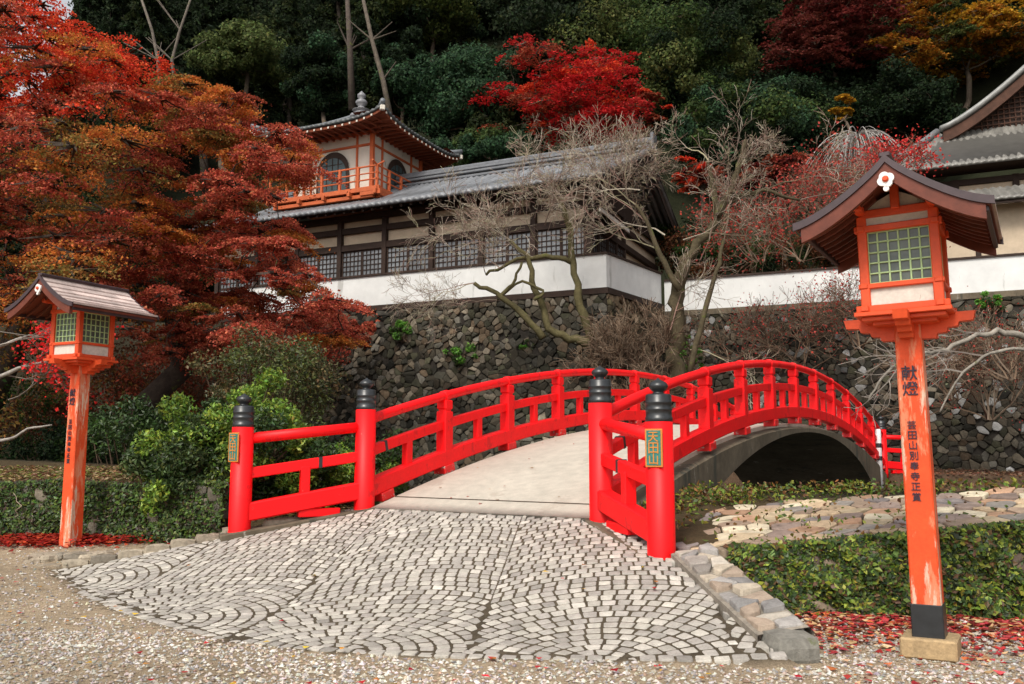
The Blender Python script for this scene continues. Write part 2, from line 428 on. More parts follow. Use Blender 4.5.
for col_ in range(-3,3):
    xe=WC*col_;O=org+ex*xe+ey*(float(np.interp(xe,fE,fY))+.02)
    for row_ in range(0,58):
        rm=(row_+.5)*QY
        rr=min(rm,RS);sh=max(0,rm-RS)
        thm=PI*.85 if rr<=WC/2 else math.asin(WC/2/rr)
        nst=max(2,round(2*thm*rr/.117));off=random.random() if row_ else .5
        ths=[-thm]+[-thm+2*thm*(k+off)/nst for k in range(nst)]+[thm]
        ths=[t for k,t in enumerate(ths) if k in(0,len(ths)-1) or (t-ths[0]>.3*.116/rr and ths[-1]-t>.3*.116/rr)]
        for ta,tb in zip(ths[:-1],ths[1:]):
            poly=[]
            for t,u_ in ((ta,-.5),(tb,-.5),(tb,.5),(ta,.5)):
                if rm<=RS: ra=max(rm+u_*QY,.012);q_=np.array([ra*math.sin(t),ra*math.cos(t)])
                else: q_=np.array([RS*math.sin(t),RS*math.cos(t)+sh+u_*QY])
                q_[0]=np.clip(q_[0],-WC/2,WC/2)
                poly.append(O+ex*(q_[0]+random.uniform(-.004,.004))+ey*(q_[1]+random.uniform(-.004,.004)))
            cc=sum(poly)/4
            if not inpoly(cc[0],cc[1],APRON) or edge_dist(cc)<.135: continue
            g=.0078
            for k in range(4):     # pull every side in by the joint width
                p_,q__=np.array(poly[k]),np.array(poly[(k+1)%4])
            pa_=np.array(poly);out=[tuple(p_) for p_ in pa_]
            for k in range(4):
                p_,q__=pa_[k],pa_[(k+1)%4];dd=q__-p_;Ld=np.linalg.norm(dd)
                if Ld<.02: continue
                gg=.0045 if abs(abs(((p_+q__)/2-O)@ex)-WC/2)<.006 else g
                nn_=np.array([dd[1],-dd[0]])/Ld
                if nn_@(cc-p_)>0: nn_=-nn_
                if len(out)>2: out=clip(out,p_-nn_*gg,nn_)
            if len(out)<3: continue
            pa_=np.array(out);ar=abs(sum(pa_[i_-1][0]*pa_[i_][1]-pa_[i_][0]*pa_[i_-1][1] for i_ in range(len(pa_))))/2
            if ar<.0018: continue
            CEN.append(cc);base=random.choice(greys);v=random.gauss(1,.09)
            stone(mb,out,amap,random.uniform(.022,.027),inset=.12,dome=.10,tilt=.03,cut=.10,col=np.clip(np.array(base)*v,.05,.7),base=-.03);cnt+=1
CA=list(CEN)
for _ in range(16000):
    p=np.array([random.uniform(-5,2),random.uniform(5.6,10.9)])
    if not inpoly(p[0],p[1],APRON) or edge_dist(p)<.135: continue
    dm=np.hypot(*(np.array(CA)-p).T).min()
    if dm>.082:
        CA.append(p);r=min(.052,dm-.042);t0=random.random();poly=[p+r*random.uniform(.85,1.15)*np.array([math.cos(t0+k*PI/2),math.sin(t0+k*PI/2)]) for k in range(4)]
        stone(mb,poly,amap,.025,inset=.1,dome=.08,tilt=.03,cut=.11,col=np.array(random.choice(greys))*random.gauss(.95,.12),base=-.03)
# straight border row along the front edge
for a,b in zip(front[:-1],front[1:]):
    L=np.linalg.norm(b-a);n=round(L/q);d=(b-a)/L;nn=np.array([-d[1],d[0]])
    for k in range(n):
        c0=a+d*(k+.06)*L/n+nn*.005;c1=a+d*(k+.94)*L/n+nn*.005
        poly=[c0,c1,c1+nn*.095,c0+nn*.1]
        stone(mb,poly,amap,random.uniform(.018,.03),inset=.1,tilt=.04,cut=.11,col=np.array(random.choice(greys))*random.gauss(1.02,.12),base=-.03)
print('cobbles',cnt)
tag(mb.build('cobbled_path',M['cobble'],smooth=False),kind='structure')

# ------------------------------------------------------------------ kerbs of the apron
def rockat(mb,c,size,col,R=None,rough=.12,seed=None):
    """rounded irregular boulder"""
    g=np.linspace(-1,1,4);V=[];idx={}
    for a in range(4):
        for b in range(4):
            for d in range(4):
                if a in(0,3) or b in(0,3) or d in(0,3):
                    p=np.array([g[a],g[b],g[d]]);e=5.
                    p=p/(np.sum(np.abs(p)**e)**(1/e));p=p*(1+random.gauss(0,rough))
                    idx[(a,b,d)]=len(V);V.append(p)
    F=[]
    for ax in range(3):
        for side in(0,3):
            for i in range(3):
                for j in range(3):
                    q_=[]
                    for di,dj in((0,0),(1,0),(1,1),(0,1)):
                        k=[0,0,0];k[ax]=side;k[(ax+1)%3]=i+di;k[(ax+2)%3]=j+dj;q_.append(idx[tuple(k)])
                    F.append(q_ if side else q_[::-1])
    V=np.array(V)*np.array(size)/2
    if R is not None: V=V@np.array(R).T
    mb.add(V+np.array(c),F,col)
def rotz(a): c,s=math.cos(a),math.sin(a);return np.array([[c,-s,0],[s,c,0],[0,0,1.]])
kb=empty('stone_kerb',(-4.2,9.7,0.1),label='low rough stone kerb edging the left side of the cobbled apron',cat='kerb')
mb=MB();A=W(-.15,-1.85,0)[:2];B=W(-1.35,-2.6,0)[:2];Ck=np.array([-5.1,9.45])
pts=[A+(B-A)*t for t in np.linspace(0,1,4)[:-1]]+[B+(Ck-B)*t for t in np.linspace(0,1,8)]
stc=[(.24,.20,.15),(.29,.24,.18),(.19,.165,.13),(.33,.28,.21)]
for a,b in zip(pts[:-1],pts[1:]):
    m_=(a+b)/2;d=b-a;L=np.linalg.norm(d);an=math.atan2(d[1],d[0]);s=(m_-P0[:2])@U[:2]
    rockat(mb,(*m_,float(rampz(s))-.045),(L*1.04,.13+random.uniform(0,.03),.2),np.array(random.choice(stc)),rotz(an+random.uniform(-.05,.05)),.05)
for v in range(len(mb.V)): mb.V[v]=mb.V[v]-np.array([-4.2,9.7,.1])
mb.build('kerb_stones',M['stone'],kb,smooth=False)
mb=MB();
for k in range(9):
    p=Ck+(B-Ck)*random.uniform(-.02,.45)+np.array([-.25,.3])*random.uniform(.4,1.2)
    rockat(mb,(*p,float(H(*p))+.0),(random.uniform(.2,.42),random.uniform(.16,.28),.12),np.array(random.choice(stc))*1.1,rotz(random.uniform(0,3)),.08)
for v in range(len(mb.V)): mb.V[v]=mb.V[v]-np.array([-4.2,9.7,.1])
mb.build('loose_stones',M['stone'],kb)
kb=empty('stone_kerb',(1.8,6.5,0),label='raised kerb of irregular set stones ending in a square grey block beside the right lantern',cat='kerb')
o0=np.array([1.8,6.5,0])
mb=MB()
e0=np.array([1.42,7.75]);e1=np.array([1.66,5.72])     # inner line
d=e1-e0;L=np.linalg.norm(d);d/=L;nn=np.array([-d[1],d[0]])    # outward = right
if nn[0]<0: nn=-nn
def kmap(a,b,h):
    p=e0+d*a+nn*b;s=(p-P0[:2])@U[:2];return np.array([p[0],p[1],max(float(rampz(s)),.10)+.0+h])-o0
P_=grid_pts(0,.0,L-.2,.32,.17,.14,.42)
for p,poly in cells(P_,.2,.02,(0,.0,L-.2,.32)):
    stone(mb,poly,kmap,random.uniform(.045,.08),inset=.08,tilt=.12,cut=.1,col=np.array(random.choice([(.42,.36,.28),(.27,.24,.21),(.48,.43,.36),(.32,.25,.19),(.22,.21,.20),(.30,.28,.26)]))*random.gauss(1,.1),base=-.12)
mb.build('set_stones',M['flag'],kb)
mb=MB()
V=[];
for a in np.linspace(0,L-.16,14):
    for b,zz in((-.03,-.35),(-.03,.03),(.02,.035),(.33,.035),(.36,.0),(.38,-.6)):
        V.append(kmap(a,b,zz))
F=[(i_*6+j_,i_*6+j_+1,(i_+1)*6+j_+1,(i_+1)*6+j_) for i_ in range(13) for j_ in range(5)]
mb.add(V,F,(.24,.21,.17));mb.build('mortar_bed',M['stone'],kb)
mb=MB();pe=e0+d*(L-.1)+nn*.155
rockat(mb,np.array([pe[0],pe[1],.055])-o0,(.31,.36,.22),(.19,.18,.155),rotz(math.atan2(d[1],d[0])+PI/2),.03)
mb.build('end_block',M['stone'],kb,smooth=False)

# ------------------------------------------------------------------ bridge
bridge=empty('arched_bridge',W(0,0,.6),label='bright red arched footbridge with black capped newel posts and pale concrete deck',cat='bridge')
bl=np.array(bridge.location)
class LB(MB):
    def build(s,*a,**k):
        s.V=[v-bl for v in s.V];return MB.build(s,*a,**k)
ss=np.linspace(-.02,NB*BAY,70);mb=LB();V=[];F=[]
for s in ss:
    z=float(deckz(max(s,0)));
    for l,dz in((-1.5,-.12),(-1.5,0),(-1.49,.004),(1.49,.004),(1.5,0),(1.5,-.12)): V.append(W(s,l,z+dz))
for a in range(69):
    for b in range(5): F.append((a*6+b,a*6+b+1,(a+1)*6+b+1,(a+1)*6+b))
F.append((0,1,2,3,4,5));mb.add(V,F);mb.build('deck',M['concrete'],bridge,smooth=True)
mb=LB();
for l in np.linspace(-1.45,1.45,2)[:1]:
    V=[W(.42,-1.48,float(deckz(.42))+.0075),W(.45,-1.48,float(deckz(.45))+.0075),W(.45,1.48,float(deckz(.45))+.0075),W(.42,1.48,float(deckz(.42))+.0075)];mb.add(V,[(0,1,2,3)])
mb.build('expansion_joint',M['joint'],bridge)
# arch ring with elliptical soffit
mb=LB();V=[];F=[];ks=np.linspace(0.0,11.0,110);n=0
for k in ks:
    s=k*BAY;top=float(deckz(np.clip(s,-.02,NB*BAY)))-.06
    t=(k-5.5)/5.25
    zb=-1.95+3.57*math.sqrt(max(0,1-t*t)) if abs(t)<1 else -2.4
    for l,z in((-1.72,zb),(-1.72,top-.03),(-1.66,top),(1.66,top),(1.72,top-.03),(1.72,zb)): V.append(W(s,l,z))
m_=len(ks)
for a in range(m_-1):
    for b in range(6): F.append((a*6+b,a*6+(b+1)%6,(a+1)*6+(b+1)%6,(a+1)*6+b))
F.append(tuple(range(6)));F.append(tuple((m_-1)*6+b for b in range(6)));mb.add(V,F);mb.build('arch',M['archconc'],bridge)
def rail_path(l,dz,s0=0.,s1=NB*BAY,n=60): return [W(s,l,float(deckz(s))+dz) for s in np.linspace(s0,s1,n)]
NEWH=1.21
cap_prof=[(.118,0),(.124,.003),(.124,.04),(.118,.045),(.118,.10),(.123,.105),(.123,.118),(.118,.123),(.118,.163),(.123,.168),(.123,.181),(.118,.186),(.118,.235),(.108,.250),(.052,.256),(.046,.272),(.072,.292),(.088,.315),(.089,.332),(.073,.357),(.044,.373),(.02,.385),(.006,.40)]
def newel(p,zb,plaque=False,far=False):
    mb=LB();h=NEWH
    lathe(mb,[(.130,-.15),(.130,.0),(.127,.02),(.125,h)],(p[0],p[1],zb),28)
    o=mb.build('newel_post',M['red'],bridge,smooth=True)
    m2=LB();lathe(m2,[(r,z) for r,z in cap_prof],(p[0],p[1],zb+h),28);m2.build('finial',M['black'],o,smooth=True)
    if plaque:
        nrm=-U;x=Vv;c=np.array([p[0],p[1],zb+h-.235])+nrm*.130
        m3=LB();m3.add(*cbox(c,(.165,.012,.34),frame(x),.004));m3.build('plaque',M['gold'],o)
        m4=LB();m4.add(*cbox(c+nrm*.006,(.135,.008,.31),frame(x),.002));m4.build('plaque_field',M['verdigris'],o)
        m5=LB();text_into(m5,'天田山',.098,c+nrm*.0115+np.array([0,0,.147]),Vv,(0,0,1));m5.build('lettering',M['gold'],o)
    # metal seat ring
    return o
nl=W(-1.22,-(1.62+.83),0)[:2];nr=W(-.88,1.62+1.01,0)[:2]
n2l=W(0,-HW,0)[:2];n2r=W(0,HW,0)[:2]
newel(nl,.37,True);newel(nr,.37,True);newel(n2l,.6);newel(n2r,.6)
fl=W(NB*BAY,-HW,0)[:2];fr_=W(NB*BAY,HW,0)[:2];newel(fl,.6);newel(fr_,.6)
fl2=W(NB*BAY+1.1,-2.5,0)[:2];fr2=W(NB*BAY+1.1,2.55,0)[:2];newel(fl2,.5);newel(fr2,.5)
for sd in(-1,1):
    l=sd*HW
    mb=LB();tube(mb,rail_path(l,1.07),.064,14);mb.build('top_rail',M['red'],bridge,smooth=True)
    mb=LB();sweep(mb,rail_path(l,.67),Vv,.10,.125);mb.build('middle_rail',M['red'],bridge)
    mb=LB();sweep(mb,rail_path(l,.21),Vv,.17,.21);mb.build('bottom_rail',M['red'],bridge)
    for k in range(1,NB):
        s=k*BAY;z=float(deckz(s));mb=LB();R=frame(Vv)
        mb.add(*cbox(W(s,l,z+.46),(.165,.19,.78),R,.012));mb.add(*cbox(W(s,l,z+.865),(.125,.14,.07),R,.008))
        mb.add(*cbox(W(s,l,z+.945),(.16,.18,.13),R,.014))
        T=(W(s+.1,l,float(deckz(s+.1)))-W(s-.1,l,float(deckz(s-.1))));T/=np.linalg.norm(T)
        c=W(s,l,z+1.07);tube(mb,[c-T*.055,c-T*.05,c+T*.05,c+T*.055],[.066,.078,.078,.066],14)
        mb.build('rail_post',M['red'],bridge)
    for k in range(NB):
        s=(k+.5)*BAY;z=float(deckz(s));mb=LB();mb.add(*cbox(W(s,l,z+.46),(.09,.125,.40),frame(Vv),.008));mb.build('strut',M['red'],bridge)
        s=(k+.5)*BAY+(.0 if k else -.38)
    for k in range(NB+1):
        s=min(max(k*BAY,.35),NB*BAY-.3);z=float(deckz(s));T=(W(s+.1,0,float(deckz(s+.1)))-W(s-.1,0,float(deckz(s-.1))))
        mb=LB();mb.add(*cbox(W(s,l,z+.05),(.24,.20,.11),frame(T),.008));mb.build('rail_block',M['redworn'],bridge)
    s=.35 if sd<0 else .5
    mb=LB();z=float(deckz(s));T=W(s+.1,l,float(deckz(s+.1)))-W(s-.1,l,float(deckz(s-.1)));mb.add(*cbox(W(s,l,z+.67),(.05,.108,.134),frame(T),.003));mb.build('metal_strap',M['black'],bridge)
# wings
def wing(a,b,za,zb,strap=.42,dt=(1.07,1.0)):
    a3=np.array([*a,0.]);b3=np.array([*b,0.]);d=(b3-a3);d/=np.linalg.norm(d);sid=np.array([-d[1],d[0],0])
    def pt(t,h): return a3+(b3-a3)*t+np.array([0,0,za+(zb-za)*t+h])
    mb=LB();P=[pt(0,dt[0]),pt(1,dt[1])];tube(mb,P,.064,14);o=mb.build('top_rail',M['red'],bridge,smooth=True)
    mb=LB();sweep(mb,[pt(0,.66),pt(1,.64)],sid,.10,.125);mb.build('middle_rail',M['red'],bridge)
    mb=LB();sweep(mb,[pt(0,.21),pt(1,.22)],sid,.17,.21);mb.build('bottom_rail',M['red'],bridge)
    mb=LB();mb.add(*cbox(pt(.5,.45),(.11,.12,.36),frame(d),.008));mb.build('strut',M['red'],bridge)
    mb=LB();mb.add(*cbox(pt(strap,.65),(.045,.108,.134),frame(d),.003));mb.build('metal_strap',M['black'],bridge)
    mb=LB();mb.add(*cbox(pt(.62,.05),(.5,.13,.1),frame(d),.008));mb.build('rail_block',M['red'],bridge)
wing(nl,n2l,.37,.6,.62);wing(nr,n2r,.37,.6,.62);wing(fl2,fl,.5,.6);wing(fr2,fr_,.5,.6)
# plinth strips under the wings
for a,b in((nl,n2l),(nr,n2r)):
    mb=LB();d=(b-a)/np.linalg.norm(b-a);aa=a-d*.22;bb=b+d*.1
    beam(mb,(*aa,.37-.06-.04),(*bb,.6-.07),.36,.16,.012);mb.build('plinth',M['archconc'],bridge)
# small white post at the far end
wp=W(NB*BAY-1.4,HW+.35,0);zb=float(H(wp[0],wp[1]));mb=MB()
wpx=at(878,436,24.);e=empty('marker_post',(wpx[0],wpx[1],.5),label='slim white post with dark bands at the far end of the bridge',cat='post')
mb=MB();lathe(mb,[(.08,-.3),(.08,1.28),(.06,1.31)],(0,0,0),14);mb.build('shaft',M['whitepaint'],e,smooth=True)
for zz in(.45,.8):
    mb=MB();lathe(mb,[(.083,zz),(.083,zz+.12)],(0,0,0),14);mb.build('band',M['black'],e)

# ------------------------------------------------------------------ lanterns
def lantern(base,label,chars=True,stonebase=True,bandb=True,roofcol=(.54,.43,.39)):
    ang=math.atan2(Vv[1],Vv[0]);L=empty('wooden_lantern',base,ang,label=label,cat='lantern',group='vermilion lanterns flanking the bridge approach')
    # local: x across (right), y towards the bridge, z up. front face at -y
    z0=.0
    if stonebase:
        mb=MB();mb.add(*cbox((0,0,.055),(.34,.32,.13),None,.012));mb.build('base_block',M['basestone'],L);z0=.1
        mb=MB();mb.add(*cbox((0,0,.215),(.196,.196,.23),None,.006));mb.build('metal_sleeve',M['black'],L)
    mb=MB()
    V=[];
    for z,w in((z0-.1,.094),(.6,.090),(2.2,.082)):
        c=.010
        for sx,sy in((-w+c,-w),(w-c,-w),(w,-w+c),(w,w-c),(w-c,w),(-w+c,w),(-w,w-c),(-w,-w+c)): V.append((sx,sy,z))
    F=[(i*8+j,i*8+(j+1)%8,(i+1)*8+(j+1)%8,(i+1)*8+j) for i in range(2) for j in range(8)]+[tuple(range(16,24))]
    mb.add(V,F);post=mb.build('post',M['orange_worn'],L)
    mb=MB()
    wf=.087
    text_into(mb,'献燈',.098,(-.005,-wf-.001,1.91),(1,0,0),(0,0,1),1.08)
    mb.build('lettering',M['ink'],post);mb=MB()
    text_into(mb,'芸田山別奉寺正賞',.056,(-.012,-wf-.004,1.54),(1,0,0),(0,0,1),1.22)
    mb.build('lettering',M['ink'],post)
    # stepped brackets, both ways
    prof=[(0,0),(.20,0),(.20,.035),(.25,.035),(.25,.06),(.31,.06),(.31,.10),(.40,.10),(.40,.165),(.0,.165)]
    prof=[(.10,0),(.17,0),(.18,.03),(.235,.035),(.245,.065),(.305,.07),(.315,.10),(.40,.105),(.415,.165),(-.415,.165),(-.40,.105),(-.315,.10),(-.305,.07),(-.245,.065),(-.235,.035),(-.18,.03),(-.17,0)]
    for swap in(0,1):
        mb=MB();n=len(prof);V=[]
        for t in(-.045,.045):
            for a,b in prof: V.append((a,t,2.09+b) if not swap else (t,a*.99,2.092+b*.98))
        V=np.array(V);c0=len(V);F=[(i,(i+1)%n,n+(i+1)%n,n+i) for i in range(n)]
        F+=[tuple(range(n))[::-1],tuple(range(n,2*n))]
        mb.add(V,F);mb.build('bracket',M['orange'],L)
    mb=MB();
    for t,w in((2.255,.30),(2.225,.26),(2.20,.2)): mb.add(*cbox((0,0,t),(w*2,w*2,.03 if t>2.25 else .028),None,.004))
    mb.build('tray',M['orange'],L)
    b=.255;zb=2.275;zt=3.0
    fr=MB()
    for sx in(-1,1):
        for sy in(-1,1): fr.add(*cbox((sx*(b-.03),sy*(b-.03),(zb+zt-.06)/2),(.062,.062,zt-zb-.06),None,.006))
    for z,t,ex_ in((zb+.02,.045,.035),(zb+.175,.035,.012),(zb+.575,.045,.02)):
        for s in(-1,1):
            fr.add(*cbox((0,s*(b-.024),z),(2*b+ex_*2,.052,t),None,.005));fr.add(*cbox((s*(b-.024),0,z),(.05,2*b+ex_*2-.004,t-.004),None,.005))
    # gable beams with projecting ends
    for s in(-1,1):
        fr.add(*cbox((0,s*(b-.028),2.955),(2*b-.04,.05,.055),None,.006))
        fr.add(*cbox((0,s*(b+.012),3.045),(.055,.05,.17),None,.006))
        fr.add(*cbox((s*(b-.028),0,2.975),(.06,2*b+.30,.06),None,.012))
    fr.build('frame',M['orange'],L)
    # boards under the lattice and above
    for s in(-1,1):
        for ax in(0,1):
            def bx(w,z0_,z1_,th,off,m,nm,par=L):
                mbb=MB();c=(0,s*(b-off),(z0_+z1_)/2);sz=(w,th,z1_-z0_)
                if ax: c=(c[1],0,c[2]);sz=(th,w,sz[2])
                mbb.add(*cbox(c,sz,None,.002));return mbb.build(nm,m,par)
            bx(2*b-.11,zb+.04,zb+.16,.012,.03,M['white'],'lower_board')
            bx(2*b-.11,zb+.597,zb+.655,.012,.03,M['white'],'upper_board')
            w=bx(2*b-.12,zb+.19,zb+.555,.008,.045,M['pane'],'window')
            lt=MB();W_=2*b-.115;z0_=zb+.192;z1_=zb+.553;nc=6;nr_=5
            def bar(cx,cz,wx,wz):
                c=(cx,s*(b-.034),cz);sz=(wx,.014,wz)
                if ax: c=(c[1],cx,cz);sz=(.014,wx,wz)
                lt.add(*cbox(c,sz,None,.002))
            for i_ in range(nc+1): bar(-W_/2+W_*i_/nc,(z0_+z1_)/2,.011 if 0<i_<nc else .018,z1_-z0_)
            for i_ in range(nr_+1): bar(0,z0_+(z1_-z0_)*i_/nr_,W_,.0105 if 0<i_<nr_ else .017)
            lt.build('lattice',M['green'],w)
    for s in (-1,1):
        mb=MB();V=[(-.235,s*(b-.035),2.985),(.235,s*(b-.035),2.985),(.0,s*(b-.035),3.10),(-.235,s*(b-.05),2.985),(.235,s*(b-.05),2.985),(.0,s*(b-.05),3.10)]
        mb.add(V,[(0,1,2),(5,4,3),(0,2,5,3),(2,1,4,5)]);mb.build('gable_board',M['white'],L)
    # curved roof
    hw=.578;ln=.61;n=14
    def prof_z(x): a=abs(x)/hw;return 3.175-.43*(a**.85)+.06*a**4
    xs_=np.concatenate([-np.linspace(1,0,n)[:-1]*hw,np.linspace(0,1,n)*hw])
    def shell(th,off,hw_,ln_,m,nm,par,colf=None,boards=1,hw0=0):
        mbb=MB()
        for bi in range(boards):
            y0=-ln_+2*ln_*bi/boards+(.002 if bi else 0);y1=-ln_+2*ln_*(bi+1)/boards-(.002 if bi<boards-1 else 0)
            jig=random.uniform(-.003,.003) if boards>1 else 0
            V=[]
            for x in xs_*hw_/hw:
                z=prof_z(x)+off
                for y,zz in((y0,z+jig),(y1,z+jig),(y1,z-th),(y0,z-th)): V.append((x,y,zz))
            m_=len(xs_);F=[(i*4+j,i*4+(j+1)%4,(i+1)*4+(j+1)%4,(i+1)*4+j) for i in range(m_-1) for j in range(4)]+[(0,1,2,3),tuple((m_-1)*4+j for j in range(4))[::-1]]
            c=colf() if colf else (1,1,1);mbb.add(V,F,c)
        return mbb.build(nm,m,par)
    roof=shell(.03,.035,hw,ln,M['brownwood'],'roof',L)
    mbb=MB()
    for sx in(-1,1):
        NR=7
        for r_ in range(NR):
            xa=(hw+.012)*r_/NR;xb=(hw+.012)*(r_+1)/NR+.004
            segn=3;ys_=sorted([-ln-.006,ln+.006]+[random.uniform(-.4,.4) for _ in range(segn-1)])
            for ya,yb in zip(ys_[:-1],ys_[1:]):
                V=[]
                for x,o_ in((xa,.050),((xa+xb)/2,.058),(xb,.067)):
                    zz=prof_z(x)+o_
                    V+=[(sx*x,ya+.0015,zz),(sx*x,yb-.0015,zz),(sx*x,yb-.0015,zz-.022),(sx*x,ya+.0015,zz-.022)]
                F=[(i*4+j,i*4+(j+1)%4,(i+1)*4+(j+1)%4,(i+1)*4+j) for i in range(2) for j in range(4)]+[(0,1,2,3),(8,9,10,11)]
                mbb.add(V,F,np.array(roofcol)*random.uniform(.65,1.35))
    mbb.build('roof_boards',M['roofplank'],roof)
    for s in(-1,1):   # dark edge trim + barge boards
        mbb=MB();V=[]
        for x in xs_*(hw+.02)/hw:
            z=prof_z(x)
            for y,zz in((s*(ln+.006),z+.062),(s*(ln+.026),z+.062),(s*(ln+.026),z+.01),(s*(ln+.006),z+.01)): V.append((x,y,zz))
        m_=len(xs_);F=[(i*4+j,i*4+(j+1)%4,(i+1)*4+(j+1)%4,(i+1)*4+j) for i in range(m_-1) for j in range(4)]+[(0,1,2,3),tuple((m_-1)*4+j for j in range(4))]
        mbb.add(V,F);mbb.build('roof_edging',M['copper'],roof)
        mbb=MB();V=[]
        for x in xs_*(hw-.03)/hw:
            z=prof_z(x)
            for y,zz in((s*(ln-.03),z+.008),(s*(ln+.012),z+.008),(s*(ln+.012),z-.085),(s*(ln-.03),z-.085)): V.append((x,y,zz))
        mbb.add(V,F);mbb.build('barge_board',M['brownwood'],L)
        # white flower shaped pendant
        mbb=MB();V=[];K=40
        for y in(s*(ln+.014),s*(ln+.034)):
            for i_ in range(K):
                a=2*PI*i_/K;r=.040+.013*abs(math.sin(2*a+PI/4))**.7
                V.append((r*math.cos(a),y,3.065+r*math.sin(a)))
        mbb.add(V,[(i_,(i_+1)%K,K+(i_+1)%K,K+i_) for i_ in range(K)]+[tuple(range(K)),tuple(range(K,2*K))[::-1]])
        lathe(mbb,[(.018,0),(.018,.02)],(0,0,0),12);vv=mbb.V.pop();vv=np.stack([vv[:,0],s*(ln+.014)+s*vv[:,2],3.005+vv[:,1]],1);mbb.V.append(vv)
        pend=mbb.build('pendant',M['whitepaint'],L)
        mbb=MB();lathe(mbb,[(.020,0),(.020,.01),(.012,.018)],(0,0,0),12);vv=mbb.V.pop();mbb.V.append(np.stack([vv[:,0],s*(ln+.034)+s*vv[:,2],3.067+vv[:,1]],1));mbb.build('boss',M['orange'],pend)
    # soffit battens
    for sx in(-1,1):
        mbb=MB()
        for y in np.linspace(-ln+.1,ln-.1,9):
            x0,x1=.12*sx,(hw-.05)*sx
            P=[(x,y,prof_z(x)-.012) for x in np.linspace(x0,x1,6)];sweep(mbb,P,(0,1),.028,.03)
        mbb.build('rafters',M['brownwood'],roof)
    for x in(-hw+.03,hw-.03):
        mbb=MB();mbb.add(*cbox((x,0,prof_z(x)-.01),(.03,2*ln-.04,.045),None,.004));mbb.build('eave_board',M['copper'],roof)
    mbb=MB();mbb.add(*cbox((0,0,3.235),(.07,2*ln+.05,.035),None,.012));mbb.build('ridge_cap',M['copper'],roof)
    return L
Lr=lantern((2.77,5.93,0),'large vermilion wooden lantern on a worn lettered post standing on a tan stone block');Lr.rotation_euler[1]=-.014
lantern((-5.34,10.7,.15),'vermilion wooden lantern with pale boarded roof standing in front of the dark maple',stonebase=False).rotation_euler[2]+=math.radians(6)
# ------------------------------------------------------------------ stone retaining walls
RUB=[(.125,.10,.065),(.165,.13,.085),(.09,.075,.05),(.22,.18,.125),(.07,.06,.04),(.14,.095,.055),(.15,.135,.105),(.055,.05,.035),(.085,.08,.045)]
def rubble(name,a,b,z0,z1,sx,sy,depth,label=None,parent=None,pal=RUB,batter=.10,org=None,backcol=(.03,.025,.02)):
    a=np.array(a,float);b=np.array(b,float);L=np.linalg.norm(b-a);d=(b-a)/L;n=np.array([d[1],-d[0]])   # n faces the viewer for a left->right wall
    mb=MB()
    def mp(x,y,h):
        p=a+d*x+n*(h+batter*(z1-y));return np.array([p[0],p[1],y])
    P=grid_pts(0,z0,L,z1,sx,sy,.36)
    P=P[rng.uniform(0,1,len(P))>.2]
    for p,poly in cells(P,sx*1.15,sx*.02,(0,z0,L,z1)):
        c=np.array(random.choice(pal));c=(c*.85+c.mean()*.15)*.78*max(.35,random.gauss(1,.28))*(.8+.35*math.sin(p[0]*.9+1)*math.sin(p[1]*1.3+p[0]*.4))
        if random.random()<.04: continue
        q=np.array(poly)+np.random.default_rng(len(mb.V)).normal(0,.012,(len(poly),2))
        stone(mb,q,mp,depth*random.uniform(.35,1.3),inset=random.uniform(.15,.35),dome=.15,tilt=.4,col=c,base=-depth,cut=random.choice([.08,.12,.2]))
    V=[mp(0,z0-1,-.02),mp(L,z0-1,-.02),mp(L,z1,-.02),mp(0,z1,-.02),mp(0,z1,-.6),mp(L,z1,-.6),mp(L,z0-1,-.9),mp(0,z0-1,-.9)]
    mb.add(V,[(0,1,2,3),(3,2,5,4),(1,6,5,2),(0,3,4,7)],backcol)
    o=mb.build(name,M['stone'],parent,smooth=False)
    return o
WL=[3.1+Wd[0]*16.4,28+Wd[1]*16.4]
w1=empty('stone_wall',(-5,31.7,-2.2),label='tall mossy rubble stone retaining wall under the white parapet behind the bridge',cat='stone wall')
def reorg(o,e): o.location=tuple(-np.array(e.location))
o=rubble('wall_face',WL,Cw,-2.2,6.3,.26,.17,.08,parent=w1);reorg(o,w1)
o=rubble('return_face',Cw,Ew,-2.2,6.3,.28,.18,.08,parent=w1,pal=[tuple(np.array(c)*[1.15,1,.85]) for c in RUB]);reorg(o,w1)
w2=empty('stone_wall',(11,29,0),label='dark rubble stone retaining wall under the long white wall at the right',cat='stone wall')
G0=np.array(Ew)+np.array([.1,-.1]);G1=G0+Gd*20
o=rubble('wall_face',G0,G1,-.2,6.05,.26,.17,.08,parent=w2,pal=[tuple(np.array(c)*.72) for c in RUB]+[(.34,.33,.31)]);reorg(o,w2)
